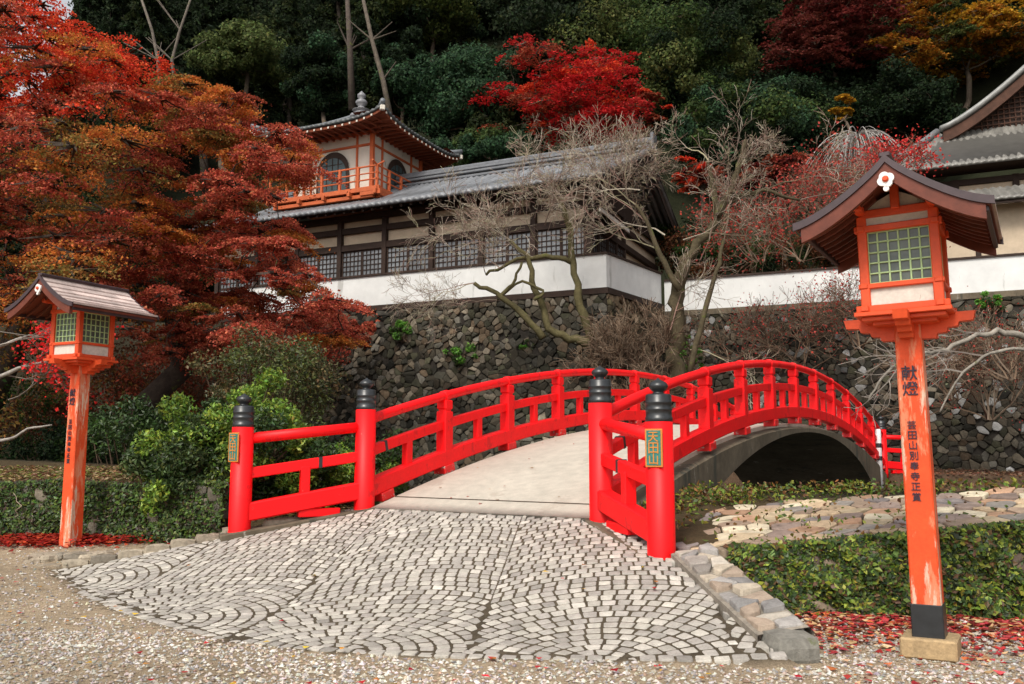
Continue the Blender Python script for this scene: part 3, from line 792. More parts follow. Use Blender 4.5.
def parapet(name,label,path,z0,z1,capcol='darkwood',basestrip=True):
    e=empty(name,(*path[0],z0),label=label,cat='plaster wall');lo=np.array(e.location)
    class B2(MB):
        def build(s,*a,**k): s.V=[v-lo for v in s.V];return MB.build(s,*a,**k)
    # mitred ribbon
    P=[np.array(p,float) for p in path]
    def ribbon(off0,off1,za,zb_):
        mb=B2();V=[]
        for i,p in enumerate(P):
            dd=[]
            if i>0: dd.append((P[i]-P[i-1])/np.linalg.norm(P[i]-P[i-1]))
            if i<len(P)-1: dd.append((P[i+1]-P[i])/np.linalg.norm(P[i+1]-P[i]))
            ns=[np.array([q[1],-q[0]]) for q in dd];nn=sum(ns);nn/=np.linalg.norm(nn);k=1/max(.5,nn@ns[0])
            for o_,z in((off0,za),(off0,zb_),(off1,zb_),(off1,za)): V.append((*(p+nn*o_*k),z))
        F=[(i*4+j,i*4+(j+1)%4,(i+1)*4+(j+1)%4,(i+1)*4+j) for i in range(len(P)-1) for j in range(4)]+[(0,1,2,3),tuple((len(P)-1)*4+j for j in range(4))]
        mb.add(V,F);return mb
    ribbon(.0,-.28,z0,z1).build('wall_panel',M['plaster'],e)
    ribbon(.06,-.34,z1+.003,z1+.07).build('coping',M['darkwood'],e)
    if basestrip: ribbon(.09,-.30,z0-.2,z0-.003).build('base_beam',M['darkwood'] if basestrip==1 else M['archconc'],e)
    return e
parapet('parapet_wall','smooth white plaster parapet wall turning a corner on top of the tall stone wall',[WL,Cw,Ew],6.5,7.62)
parapet('parapet_wall','long cream white plaster wall behind the bare trees and the right lantern',[G0,G1],6.22,7.33,basestrip=2)

# ------------------------------------------------------------------ roofs
def tilec(): return np.array([.17,.175,.185])*random.gauss(1,.16)
def tiles(mb,L,run,ze,zr,hl=0,hr=0,sag=.25,lift=0,pitch=.27,amp=.045,map_=None,nv=10,col=(.17,.175,.185),th=.09,step=.30):
    """tiled slope: x along the eave 0..L, y up the slope (0..run); hips cut hl/hr metres (run used) at either end"""
    nu=int(L/pitch)*6
    us=np.linspace(0,L,nu+1);V=[];C=[]
    def ht(u,v): 
        z=ze+(zr-ze)*v-sag*4*v*(1-v)*.5
        if lift: z+=lift*abs(2*u/L-1)**4*(1-v)**1.5
        return z
    for u in us:
        vm=1
        if hl: vm=min(vm,u/hl)
        if hr: vm=min(vm,(L-u)/hr)
        vm=max(vm,.001)
        w=abs(math.sin(PI*u/pitch))**1.2*amp*2
        jc=1+.12*math.sin(u*7.3)+.1*math.sin(u*23.1)
        for k in range(nv+1):
            v=vm*k/nv
            V.append((u,v*run,ht(u,v)+w+(.018*((k*7+int(u/pitch)*3)%5)/5)));C.append(np.array(col)*jc*(1+.10*(((k*13+int(u/pitch)*7)%9)/4.5-1)))
        V.append((u,.0,ht(u,0)-th));C.append(np.array(col)*.5)
        V.append((u,vm*run,ht(u,vm)-th));C.append(np.array(col)*.5)
    m=nv+3;F=[]
    for i in range(len(us)-1):
        for k in range(nv): F.append((i*m+k,(i+1)*m+k,(i+1)*m+k+1,i*m+k+1))
        F.append((i*m+nv+1,(i+1)*m+nv+1,(i+1)*m,i*m));F.append((i*m+nv+1,i*m+nv+2,(i+1)*m+nv+2,(i+1)*m+nv+1))
    V=np.array(V)
    if map_ is not None: V=map_(V)
    mb.add(V,F,np.array(C));return mb
def bxl(parent,name,mat_,*boxes,b=.012):
    mb=MB()
    for c,s in boxes: mb.add(*cbox(c,s,None,b))
    return mb.build(name,mat_,parent)
HR=math.atan2(-.416,.909)
ho=np.array([*Cw,6.25])+np.array([*Inw,0])*.9
hall=empty('temple_hall',ho,HR,label='long low temple hall with lattice windows and grey tiled roof behind the white parapet',cat='temple building')
x0,x1=-17.5,-.9
bxl(hall,'wall',M['cream'],(((x0+x1)/2,4.6,1.98),(x1-x0-.3,9,3.95)))
bays=8;bw=(x1-x0)/bays
for k in range(bays+1): bxl(hall,'post',M['darkwood'],((x0+bw*k,.02,2.0),(.2,.22,4.0)))
bxl(hall,'sill_beam',M['darkwood'],((( x0+x1)/2,.07,.55),(x1-x0,.12,1.05)))
bxl(hall,'lintel',M['darkwood'],((( x0+x1)/2,.03,2.78),(x1-x0,.17,.26)))
bxl(hall,'upper_beam',M['darkwood'],((( x0+x1)/2,.035,3.46),(x1-x0,.165,.24)))
bxl(hall,'wall_plate',M['darkwood'],((( x0+x1)/2,-.05,3.95),(x1-x0+.4,.3,.22)))
def lattice_panel(par,c,w,h,axis=0,nc=5,nr=8):
    mb=MB();mb.add(*cbox(c,(w,.02,h) if axis==0 else (.02,w,h),None,.002));o=mb.build('window',M['paper'],par)
    lt=MB();s=-1 if axis==0 else 1
    def bar(dx,dz,a,b_,t=.03):
        if axis==0: lt.add(*cbox((c[0]+dx,c[1]-.03,c[2]+dz),(a,t,b_),None,.003))
        else: lt.add(*cbox((c[0]+.03,c[1]+dx,c[2]+dz),(t,a,b_),None,.003))
    for i in range(nc+1): bar(-w/2+w*i/nc,0,.03 if 0<i<nc else .07,h)
    for i in range(nr+1): bar(0,-h/2+h*i/nr,w,.028 if 0<i<nr else .06,.026)
    lt.build('lattice',M['darkwood'],o)
for k in range(bays):
    for q_ in(0,1): lattice_panel(hall,(x0+bw*k+.1+(bw-.2)*(q_*.5+.25),.05,1.86),(bw-.2)/2-.04,1.56)
for k in range(4): lattice_panel(hall,(x1-.10,.55+k*1.05,1.86),.98,1.56,1)
for k in range(5): bxl(hall,'post',M['darkwood'],((x1-.1,.03+k*1.05,2.0),(.2,.14,4.0)))
bxl(hall,'side_beam',M['darkwood'],((x1-.08,4.6,2.78),(.2,8.8,.24)),((x1-.08,4.6,3.46),(.19,8.8,.24)),((x1-.06,4.6,.55),(.18,8.8,1.05)))
# pent board over the side windows
bxl(hall,'pent_board',M['white'],((-.25,.9,2.95),(.06,3.3,.16)))
bxl(hall,'pent_roof',M['darkwood'],((-.55,.95,3.06),(.75,3.5,.06)))
mb=MB();tiles(mb,18.2,5.75,4.02,6.55,sag=.35,map_=lambda V:V+np.array([-18.1,-1.2,0]));roof=mb.build('roof',M['tile'],hall,smooth=True)
mb=MB();tiles(mb,18.2,5.75,4.02,6.55,sag=.35,map_=lambda V:V*np.array([1,-1,1])+np.array([-18.1,10.25,0]));mb.build('rear_slope',M['tile'],roof,smooth=True)
mb=MB()
for z,w_ in((6.558,.42),(6.77,.34),(6.91,.36)): mb.add(*cbox((-9.0,4.5,z),(18.4,w_,.12),None,.03))
tube(mb,[(-18.2,4.5,7.03),(.25,4.5,7.03)],.11,10)
mb.add(*cbox((.22,4.5,6.9),(.14,.55,.7),None,.05));mb.build('ridge',M['tile'],roof).data.color_attributes['Col'].data.foreach_set('color',np.tile(np.array([.13,.135,.145,1],np.float32),len(bpy.data.objects[roof.children[-1].name].data.vertices)) if False else np.tile(np.array([.13,.135,.145,1],np.float32),len(roof.children[-1].data.vertices)))
mb=MB();tube(mb,[(.05,y,6.55-2.53*(abs(y-4.5)/5.7)-.0+.14-.35*2*(abs(y-4.5)/5.7)*(1-abs(y-4.5)/5.7)) for y in np.linspace(-1.2,4.4,9)],.12,8,col=(.13,.135,.145))
mb.build('verge_roll',M['tile'],roof,smooth=True)
mb=MB();V=[]
for y in np.linspace(-1.0,10,12):
    t=abs(y-4.5)/5.7;z=6.55-2.53*t-.35*2*t*(1-t)
    V+=[(-.02,y,z-.02),(-.02,y,z-.32)]
mb.add(V,[(i*2,i*2+1,i*2+3,i*2+2) for i in range(11)]);mb.build('barge_board',M['darkwood'],roof)
mb=MB();V=[(-.92,0,3.9),(-.92,9,3.9),(-.92,4.5,6.2)];mb.add(V,[(0,1,2)]);mb.build('gable_wall',M['darkwood'],hall)
mb=MB()
for x in np.arange(-17.9,0,.42): beam(mb,(x,-1.1,3.88),(x,.1,4.38),.09,.1,.004)
mb.build('rafters',M['darkwood'],roof)
bxl(roof,'eave_soffit',M['darkwood'],((-9,-1.12,3.98),(18,.06,.1)))

# ------------------------------------------------------------------ belvedere tower
M['creamwall']=mat('warm_white_plaster',(.62,.57,.49),.85,noise=[(1.5,.1)],wear=(3,.62,(.36,.31,.25),.3),spec=.2)
M['orangeold']=mat('aged_orange_paint',(.46,.10,.03),.6,noise=[(2,.2),(20,.15)],bump=(30,.15,.004),spec=.3)
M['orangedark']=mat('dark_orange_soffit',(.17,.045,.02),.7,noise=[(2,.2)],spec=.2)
tw=empty('belvedere_tower',(-6.0,36.,12.12),HR,label='small square white and orange temple tower with balcony and curved tiled roof',cat='tower')
S_=4.0;Ht=2.75
bxl(tw,'wall',M['creamwall'],((-2,2,Ht/2),(S_-.06,S_-.06,Ht)))
for nm,z,h,t in(('floor_beam',.08,.16,.1),('head_beam',2.12,.10,.08),('top_beam',2.66,.14,.12)):
    bxl(tw,nm,M['orangeold'],((-2,.0,z),(S_+.1,t,h)),((-2,4,z),(S_+.1,t,h)),((0,2,z),(t-.006,S_+.09,h-.006)),((-4,2,z),(t-.006,S_+.09,h-.006)))
for k,x in enumerate((0,-.78,-3.2,-4)):
    w_=.17 if x in(0,-4) else .085
    bxl(tw,'post',M['orangeold'],((x,0,1.3),(w_,w_,2.6)))
    if x!=0: bxl(tw,'post',M['orangeold'],((0,-x,1.3),(w_,w_,2.6)))
def bell(par,axis):
    K=24;pts=[]
    w,h=.74,1.80
    for i in range(K+1):
        t=i/K
        a=PI*t;x=-math.cos(a)*w*(1-.12*math.sin(a));z=h-.75+.75*math.sin(a)**.8
        pts.append((x,z))
    out=[(-w*1.06,.16)]+pts+[(w*1.06,.16)]
    def fan(k,off,m,nm,p,th=.04):
        mb=MB();V=[];n=len(out)
        for o_ in(off,off+th):
            for x,z in out:
                xx=x*k;zz=.16+(z-.16)*(k if k>1 else k)
                V.append((-2+xx,-.03-o_,zz) if axis==0 else (.03+o_,2+xx,zz))
        mb.add(V,[tuple(range(n)),tuple(range(n,2*n))[::-1]]+[(i,(i+1)%n,n+(i+1)%n,n+i) for i in range(n)]);return mb.build(nm,m,p)
    w_=fan(1.12,.0,M['darkwood'],'window',par,.03);fan(.95,.033,M['teal'],'shutter',w_,.02)
    mb=MB()
    for d in(-.3,0,.3):
        c=(-2+d,-.09,1.0) if axis==0 else (.09,2+d,1.0);mb.add(*cbox(c,(.04,.03,1.4) if axis==0 else (.03,.04,1.4),None,.003))
    for z in(.55,1.0,1.4):
        c=(-2,-.088,z) if axis==0 else (.088,2,z);mb.add(*cbox(c,(1.05,.02,.035) if axis==0 else (.02,1.05,.035),None,.003))
    mb.build('lattice',M['darkwood'],w_)
M['teal']=mat('teal_shutter',(.035,.06,.065),.5,noise=(12,.3))
bell(tw,0);bell(tw,1)
# balcony
bo=.8
fl_=bxl(tw,'balcony',M['orangeold'],((-2,2,-.12),(S_+2*bo,S_+2*bo,.14)))
bxl(fl_,'edge_beam',M['orangeold'],((-2,-bo,-.16),(S_+2*bo+.3,.16,.2)),((bo,2,-.164),(.16,S_+2*bo+.28,.19)),((-2,-bo+.1,-.42),(S_+2*bo-.4,.2,.16)),((bo-.1,2,-.424),(.2,S_+2*bo-.42,.155)))
for k in range(5):
    for ax in(0,1):
        t=-S_-bo+.4+k*1.3
        c=(t,-.5,-.32) if ax==0 else (.5,-t-.0,-.32)
        bxl(fl_,'bracket',M['orangeold'],(c,(.14,1.0,.2) if ax==0 else (1.0,.14,.2)))
rl=MB()
for z,h in((.82,.07),(.52,.05),(.25,.06)):
    e_=.35 if z>.8 else .1
    tube(rl,[(-S_-bo-e_,-bo,z+.12*(z>.8)),(-S_-bo,-bo,z),(bo*1-.0,-bo,z),(bo+e_,-bo,z+.12*(z>.8))],h*.6,6)
    tube(rl,[(bo,-bo-e_,z+.12*(z>.8)+.01),(bo,-bo,z+.01),(bo,S_+bo,z+.01)],h*.6,6)
for k in range(7):
    t=-S_-bo+k*(S_+2*bo)/6
    rl.add(*cbox((t,-bo,.38),(.11,.11,.95),None,.01));rl.add(*cbox((bo,-t-.0 if k<6 else -bo+.004,.38),(.106,.106,.94),None,.01))
rl.build('balustrade',M['orangeold'],fl_)
roof=None;ov=1.45;Lr_=S_+2*ov
R4=[(0,(0,0)),(1,(0,0)),(2,(0,0)),(3,(0,0))]
for k in range(4):
    a=k*PI/2;ca,sa=math.cos(a),math.sin(a)
    def mp(V,ca=ca,sa=sa):
        x=V[:,0]-Lr_/2;y=V[:,1]-Lr_/2;return np.stack([ca*x-sa*y-2,sa*x+ca*y+2,V[:,2]],1)
    mb=MB();tiles(mb,Lr_,Lr_/2,2.72,4.35,hl=Lr_/2,hr=Lr_/2,sag=.42,lift=.42,map_=mp,pitch=.25,amp=.035,nv=9,col=(.085,.09,.09))
    o=mb.build('roof' if k==0 else 'roof_slope',M['tile'],tw if k==0 else roof,smooth=True)
    if k==0: roof=o
    # eave board, rafters with pale ends
    mb=MB();sf=MB();V=[]
    for u in np.linspace(0,Lr_,25):
        z=2.72+.42*abs(2*u/Lr_-1)**4-.10
        V+=[(u,.05,z),(u,.05,z-.12),(u,1.5,z+.20-.4*abs(2*u/Lr_-1)**4*.6)]
    mb.add(mp(np.array(V)),[(i*3,i*3+1,i*3+4,i*3+3) for i in range(24)]+[(i*3+1,i*3+2,i*3+5,i*3+4) for i in range(24)]);mb.build('soffit',M['orangedark'],roof)
    mb=MB();m2=MB()
    for u in np.arange(.25,Lr_-.2,.36):
        z=2.72+.42*abs(2*u/Lr_-1)**4-.20
        V,F=cbox((u,.7,z),(.08,1.4,.09),None,.004);mb.add(mp(V),F)
        V,F=cbox((u,-.02,z),(.075,.03,.085),None,.004);m2.add(mp(V),F)
    mb.build('rafters',M['orangedark'],roof);m2.build('rafter_ends',M['creamwall'],roof)
    mb=MB();P=[]
    for t in np.linspace(0,1,12):
        d=Lr_/2*(1-t);z=2.72+1.63*t-.42*2*t*(1-t)+.42*(1-t)**5.5+.14
        P.append((ca*d+sa*d-2 if False else -2+(ca*(-d)-sa*(-d)),2+(sa*(-d)+ca*(-d)),z))
    tube(mb,P,.11,8,col=(.13,.14,.15));mb.build('hip_roll',M['tile'],roof,smooth=True)
    mb=MB();mb.add(*cbox((P[0][0]*.985-2*.015,P[0][1]*.985+2*.015,P[0][2]-.30),(.2,.2,.2),rotz(PI/4),.02));mb.build('corner_cap',M['creamwall'],roof)
mb=MB();lathe(mb,[(.55,4.25),(.5,4.42),(.3,4.46),(.3,4.62),(.42,4.66),(.2,4.75),(.13,4.85),(.25,4.95),(.28,5.05),(.2,5.15),(.1,5.2),(.2,5.3),(.2,5.4),(.05,5.55),(0.01,5.6)],(-2,2,0),16,col=(.2,.2,.21));mb.build('finial',M['tile'],roof,smooth=True)

# ------------------------------------------------------------------ main temple at the right
M['dullwood']=mat('dull_brown_timber',(.075,.035,.022),.7,noise=[(3,.3),(20,.2)],spec=.2)
tr=math.atan2(-.394,.919)
tp=empty('main_temple',(14.6,35.65,6.25),tr,label='large temple with steep curved gable and grey tiled roofs behind the right lantern',cat='temple building')
TC=(.19,.18,.16)
bxl(tp,'wall',M['cream'],((9.3,5.8,3.0),(15.6,9,6.3)))
for k in range(8): bxl(tp,'post',M['darkwood'],((1.6+k*2.2,1.28,3.0),(.24,.2,6.3)))
bxl(tp,'beam',M['darkwood'],((9.3,1.27,5.35),(15.8,.16,.2)),((9.3,1.268,4.5),(15.8,.16,.2)),((9.3,1.266,6.0),(15.8,.16,.25)))
bxl(tp,'side_wall_beam',M['darkwood'],((1.48,5.8,5.35),(.16,9,.2)),((1.48,5.8,4.5),(.156,9,.2)))
mb=MB();tiles(mb,18,3.95,6.45,9.05,hl=3.4,sag=.5,lift=.0,pitch=.26,amp=.034,col=TC);rf=mb.build('roof',M['tile'],tp,smooth=True)
mb=MB();tiles(mb,13,3.5,6.45,9.05,hl=3.9,hr=3.9,sag=.5,pitch=.26,amp=.034,col=TC,map_=lambda V:np.stack([V[:,1],13-V[:,0],V[:,2]],1));mb.build('side_slope',M['tile'],rf,smooth=True)
bxl(rf,'soffit',M['darkwood'],((9,.75,6.42),(17.6,1.4,.05)),((.8,6,6.415),(1.4,11,.05)))
mb=MB();tube(mb,[(0.05+3.35*t,.05+3.85*t,6.45+2.6*t-.5*2*t*(1-t)+.18) for t in np.linspace(0,1,9)],.15,8,col=(.16,.16,.16));mb.build('hip_roll',M['tile'],rf,smooth=True)
ax_,az_=8.6,12.7;gx=5.0
def gz(t): return 9.0+(az_-9.0)*(t**1.3)
ns=14
for sgn in(-1,1):
    mb=MB();V=[];C=[]
    ys_=np.arange(3.2,12,.05)
    for yy in ys_:
        w_=abs(math.sin(PI*yy/.24))*.05
        for k in range(ns+1):
            t=k/ns;V.append((ax_+sgn*gx*(1-t),yy,gz(t)+w_));C.append(np.array(TC)*(1+.12*math.sin(yy*9+k*4)))
        for k in(0,ns): V.append((ax_+sgn*gx*(1-k/ns),yy,gz(k/ns)-.1));C.append(TC)
    m=ns+3;F=[(i*m+k,(i+1)*m+k,(i+1)*m+k+1,i*m+k+1) for i in range(len(ys_)-1) for k in range(ns)]
    mb.add(V,F,np.array(C));o=mb.build('gable_slope',M['tile'],rf,smooth=True)
    mb=MB();P=[(ax_+sgn*gx*(1.02-t),3.2,gz(t)+.12) for t in np.linspace(-.0,1,16)];tube(mb,P,.12,8,col=(.25,.25,.235));tube(mb,[(a,b+.26,c+.02) for a,b,c in P],.12,8,col=(.2,.2,.19));mb.build('verge_roll',M['tile'],rf,smooth=True)
    mb=MB();V=[]
    for t in np.linspace(0,1,16):
        x=ax_+sgn*gx*(1.0-t);V+=[(x,3.25,gz(t)-.02),(x,3.25,gz(t)-.5),(x,3.45,gz(t)-.5),(x,3.45,gz(t)-.02)]
    mb.add(V,[(i*4+j,i*4+(j+1)%4,(i+1)*4+(j+1)%4,(i+1)*4+j) for i in range(15) for j in range(4)]);mb.build('barge_board',M['dullwood'],rf)
mb=MB();V=[(ax_,3.95,az_-.3)]+[(ax_+sg*gx*(1-t),3.95,gz(t)-.3) for sg,tt in((1,np.linspace(.95,0,12)),(-1,np.linspace(0,.95,12))) for t in tt];mb.add(V,[tuple(range(len(V)))]);gw=mb.build('gable_wall',M['darkwood'],tp)
mb=MB()
for x in np.arange(-gx+.5,gx-.4,.22):
    t=1-abs(x)/gx;zt=gz(t)-.45
    if zt>9.3: beam(mb,(ax_+x,3.9,9.0),(ax_+x,3.9,zt),.05,.05,.004,up=(1,0,0))
for z in np.arange(9.2,13.2,.22):
    hwz=max(0,gx*(1-((z+.45-9)/(az_-9))**(1/1.3)))
    if hwz>.2: mb.add(*cbox((ax_,3.87,z),(2*hwz,.04,.045),None,.004))
mb.build('gable_lattice',M['dullwood'],gw)
mb=MB()
for z,w_ in((12.85,.5),(13.05,.42),(13.25,.46)): mb.add(*cbox((ax_,7.5,z),(w_,8.9,.19),None,.04),col=(.17,.17,.17))
mb.add(*cbox((ax_,2.95,13.15),(.5,.2,.6),None,.08),col=(.2,.2,.2));mb.add(*cbox((ax_-.32,2.95,13.62),(.17,.18,.3),None,.05),col=(.2,.2,.2));mb.add(*cbox((ax_+.32,2.95,13.62),(.17,.18,.3),None,.05),col=(.2,.2,.2))
mb.build('ridge',M['tile'],rf)
cr=empty('temple_gallery',(14.6,35.65,6.25),tr,label='low gallery with tiled lean-to roof in front of the large temple at far right',cat='temple building')
mb=MB();tiles(mb,16,2.6,4.25,5.3,sag=.15,pitch=.26,amp=.034,col=TC,map_=lambda V:V+np.array([1.5,-2.55,0]));r2=mb.build('roof',M['tile'],cr,smooth=True)
bxl(cr,'wall',M['cream'],((9.6,-.9,2.1),(15.4,1.6,4.25)))
for k in range(8): bxl(cr,'post',M['darkwood'],((2.1+k*2.1,-1.74,2.1),(.18,.12,4.2)))
bxl(cr,'fascia',M['darkwood'],((9.5,-2.45,4.12),(15.9,.08,.14)))
# ------------------------------------------------------------------ vegetation
BARK=(.10,.075,.055);MOSS=(.13,.12,.055)
def path_between(a,b,n=5,sag=.1,wig=.08):
    a=np.array(a,float);b=np.array(b,float);L=np.linalg.norm(b-a);t=np.linspace(0,1,n)[:,None]
    P=a+(b-a)*t+np.array([0,0,1.])*(sag*L*np.sin(PI*t));P[1:-1]+=rng.normal(0,wig*L/n*1.2,(n-2,3));return P
def skeleton(mb,base,fork,pads,r0,col=BARK,lean=.3,n=7):
    """trunk then limbs reaching each pad; each limb starts from the nearest existing wood"""
    tr=path_between(base,fork,5,0,.25);tube(mb,tr,np.linspace(r0*1.25,r0*.85,5),n,col=col)
    nodes=[(fork,r0*.8)]+[(p,r0*.85) for p in tr[2:]]
    for c in sorted(pads,key=lambda p:np.linalg.norm(p-fork)):
        best=min(nodes,key=lambda q:np.linalg.norm(q[0]-c)+.35*np.linalg.norm(q[0]-fork)-2*q[1])
        r=min(best[1]*.75,.02+.022*np.linalg.norm(best[0]-c)+.01);r=max(r,.018)
        P=path_between(best[0],c,5,.08,.35);R=np.linspace(r,r*.4,5);tube(mb,P,R,5,caps=False,col=col)
        nodes+=[(P[k],R[k]) for k in(2,3,4)]
def padtree(name,label,cat,base,fork,pads,nleaf,size,r0,flat=.6,droop=.25,group=None,twigs=8,bark=BARK,asp=.75,lm='leaf',shell=0.,sprays=0):
    """pads: list of (centre,(rx,ry,rz),palette)"""
    e=empty(name,base,label=label,cat=cat,group=group);o=np.array(base,float)
    class B3(MB):
        def build(s,*a,**k): s.V=[v-o for v in s.V];return MB.build(s,*a,**k)
    mb=B3();skeleton(mb,np.array(base,float),np.array(fork,float),[p[0] for p in pads],r0,bark)
    P0_=[];P1_=[]
    lf=B3();tot=sum(p[1][0]*p[1][1] for p in pads)
    for c,rr,pal in pads:
        n=max(20,int(nleaf*rr[0]*rr[1]/tot));rr=np.array(rr)
        d=rng.normal(size=(n,3));d/=np.linalg.norm(d,axis=1)[:,None]
        if shell: rad=rng.uniform(shell,1,n)
        else: rad=rng.uniform(0,1,n)**.55
        q=d*rad[:,None]
        # ragged outline: lobes
        ph=rng.uniform(0,6.28,3);az=np.arctan2(q[:,1],q[:,0]);lob=1+.18*np.sin(3*az+ph[0])+.14*np.sin(7*az+ph[1])+.08*np.sin(13*az+ph[2])
        q=q*lob[:,None]
        if sprays:
            ns_=max(4,int(sprays*rng.uniform(.7,1.3)));sd=rng.normal(size=(ns_,3));sd/=np.linalg.norm(sd,axis=1)[:,None];sd*=(rng.uniform(0,1,ns_)**.45)[:,None]*1.08
            ix=rng.integers(ns_,size=n);az2=rng.uniform(0,6.28,ns_);loc=rng.normal(0,1,(n,3))*np.array([.24,.11,.10])
            ca_,sa_=np.cos(az2[ix]),np.sin(az2[ix]);q=sd[ix]+np.stack([loc[:,0]*ca_-loc[:,1]*sa_,loc[:,0]*sa_+loc[:,1]*ca_,loc[:,2]*1.6],1)
        P=c+q*rr
        P[:,2]-=droop*rr[0]*(q[:,0]**2+q[:,1]**2)
        colr=pick(pal,n,.2)
        leaves(lf,P,size,colr,flat=flat,asp=asp,up=None if not shell else (d*np.array([1,1,1.3])))
        k=twigs
        if k:
            dd=rng.normal(size=(k,3));dd/=np.linalg.norm(dd,axis=1)[:,None];dd*=.8;E=c+dd*rr;E[:,2]-=droop*rr[0]*(dd[:,0]**2+dd[:,1]**2)
            P0_.append(np.tile(c,(k,1)));P1_.append(E)
    if P0_:
        P0c=np.concatenate(P0_);P1c=np.concatenate(P1_);segs(mb,P0c,P1c,np.full(len(P0c),.022*r0/.2+.006),np.full(len(P0c),.006),3,col=bark)
    mb.build('trunk',M['bark'],e,smooth=True);lf.build('crown',M[lm],e);return e

def pads_in(c,R,n,pr,pal,zsq=.3,fill=.55):
    """n pads spread through an ellipsoid, denser outside"""
    out=[];c=np.array(c,float);R=np.array(R,float)
    pts=[]
    tries=0
    while len(pts)<n and tries<4000:
        tries+=1;d=rng.normal(size=3);d/=np.linalg.norm(d);q=d*rng.uniform(fill,1);
        if q[2]<-.55: continue
        if all(np.linalg.norm((q-k))>1.35/n**(1/2.6) for k in pts): pts.append(q)
    for q in pts:
        kf=1+.16*math.sin(3.1*math.atan2(q[1],q[0])+c[0])+.14*math.sin(5*q[2]+2*q[0]*3+c[0]*2)
        r=pr*rng.uniform(.55,1.35);out.append((c+q*R*kf,(r,r,r*zsq),pal[rng.integers(len(pal))]))
    return out

# palettes (leaf base colours)
RED=[(.62,.05,.025),(.75,.08,.03),(.50,.035,.02),(.80,.14,.05)]
SALM=[(.54,.105,.065),(.44,.08,.05),(.62,.16,.09),(.34,.06,.042),(.48,.15,.075)]
ORG=[(.60,.20,.04),(.50,.22,.05),(.52,.14,.04)]
OLV=[(.28,.19,.05),(.34,.18,.05),(.20,.16,.05),(.40,.16,.05)]
MAR=[(.13,.022,.020),(.18,.03,.025),(.09,.018,.016),(.22,.045,.035)]
DKR=[(.34,.07,.04),(.26,.06,.035),(.40,.10,.05)]
GRN=[(.045,.075,.022),(.06,.095,.028),(.03,.05,.018),(.08,.11,.03)]
BGR=[(.035,.075,.035),(.022,.046,.024),(.055,.105,.05)]
MGR=[(.085,.105,.032),(.055,.07,.024),(.12,.135,.04)]
DGR=[(.014,.026,.011),(.02,.034,.013),(.010,.018,.009)]
YGR=[(.22,.25,.03),(.14,.20,.03),(.30,.28,.04)]
YEL=[(.48,.26,.02),(.55,.34,.04),(.38,.18,.02)]
ORY=[(.42,.17,.02),(.35,.12,.02),(.48,.24,.03),(.20,.12,.02)]
BRN=[(.14,.06,.03),(.10,.05,.025),(.18,.07,.03)]

# ---- the two big maples on the left
outA=[(-120,-60),(0,-20),(60,15),(100,28),(150,72),(205,88),(250,102),(280,128),(302,150),(304,170),(286,192),(280,222),(292,262),(330,292),(372,308),(362,330),(320,345),(262,350),(215,362),(150,350),(110,320),(-120,310)]
def sample_px(poly,n,dmin):
    pts=[];t=0
    xs_=[p[0] for p in poly];ys_=[p[1] for p in poly]
    while len(pts)<n and t<20000:
        t+=1;p=(random.uniform(min(xs_),max(xs_)),random.uniform(min(ys_),max(ys_)))
        if inpoly(p[0],p[1],poly) and all(math.hypot(p[0]-q[0],(p[1]-q[1])*1.6)>dmin for q in pts): pts.append(p)
    return pts
def maple_pal(x,y):
    r=random.random()
    up=max(0,1-y/150)
    if x<170 and y<110: return RED if r<.65 else (SALM if r<.85 else ORG)
    if x>215: return SALM if r<.68 else (DKR if r<.82 else (OLV if r<.9 else ORG))
    if y<200: return SALM if r<.38 else (OLV if r<.62 else (ORG if r<.82 else DKR))
    return OLV if r<.28 else (DKR if r<.58 else (SALM if r<.80 else ORG))
pa=[];pb=[]
for (x,y) in sample_px(outA,420,11):
    edge=x>150
    D=random.uniform(19.5,26) if edge else random.uniform(17.5,27)
    r=random.uniform(.4,1.0)
    (pa if x>150 else pb).append((at(x,y,D),(r,r,r*random.uniform(.16,.4)),maple_pal(x,y)))
padtree('maple_tree','broad layered maple with rusty red drooping sprays reaching in front of the temple tower','maple tree',(-10.4,25.5,float(H(-10.4,25.5))-.2),(-9.6,24.5,5.0),pa,180000,.064,.36,flat=.5,sprays=13,droop=.22,bark=(.055,.04,.032))
padtree('maple_tree','huge maple at the far left, scarlet on top and olive orange inside','maple tree',(-14.2,25.0,float(H(-14.2,25.))-.2),(-13.6,24.0,4.8),pb,165000,.070,.42,flat=.5,sprays=13,droop=.22,bark=(.06,.045,.035))

# ---- single trees on the slope behind
def slope_tree(px,py,D,rx,rz,kind,pals,label,name='evergreen_tree',nleaf=26000,size=None,npad=34,group=None):
    c=at(px,py,D);k=D/867;Rx,Rz=rx*k,rz*k;b=(c[0],c[1],float(H(c[0],c[1]))-.3)
    fork=(c[0]+.05*Rx,c[1],max(c[2]-Rz*.7,b[2]+1.0));size=size or .0042*D
    if kind=='round': pads=pads_in(c,(Rx,Rx*.85,Rz),npad,min(Rx,Rz*1.4)*.36,pals,.75,.5);return padtree(name,label,name.replace('_',' '),b,fork,pads,nleaf,size,.12+.02*Rx,flat=.55,droop=.1,group=group,twigs=3,shell=.55,asp=.6)
    pads=pads_in(c,(Rx,Rx*.85,Rz),npad,Rx*.33,pals,.28,.25);return padtree(name,label,name.replace('_',' '),b,fork,pads,nleaf,size,.10+.02*Rx,sprays=9,flat=.6,droop=.25,group=group,twigs=7,asp=.8)
slope_tree(466,98,58,54,54,'round',[BGR],'rounded blue green evergreen tree between the tower roof and the scarlet maple',nleaf=34000,npad=46)
slope_tree(490,152,50,48,20,'round',[BGR,GRN],'low spreading green tree right behind the hall roof, below the rounded blue green tree',nleaf=14000)
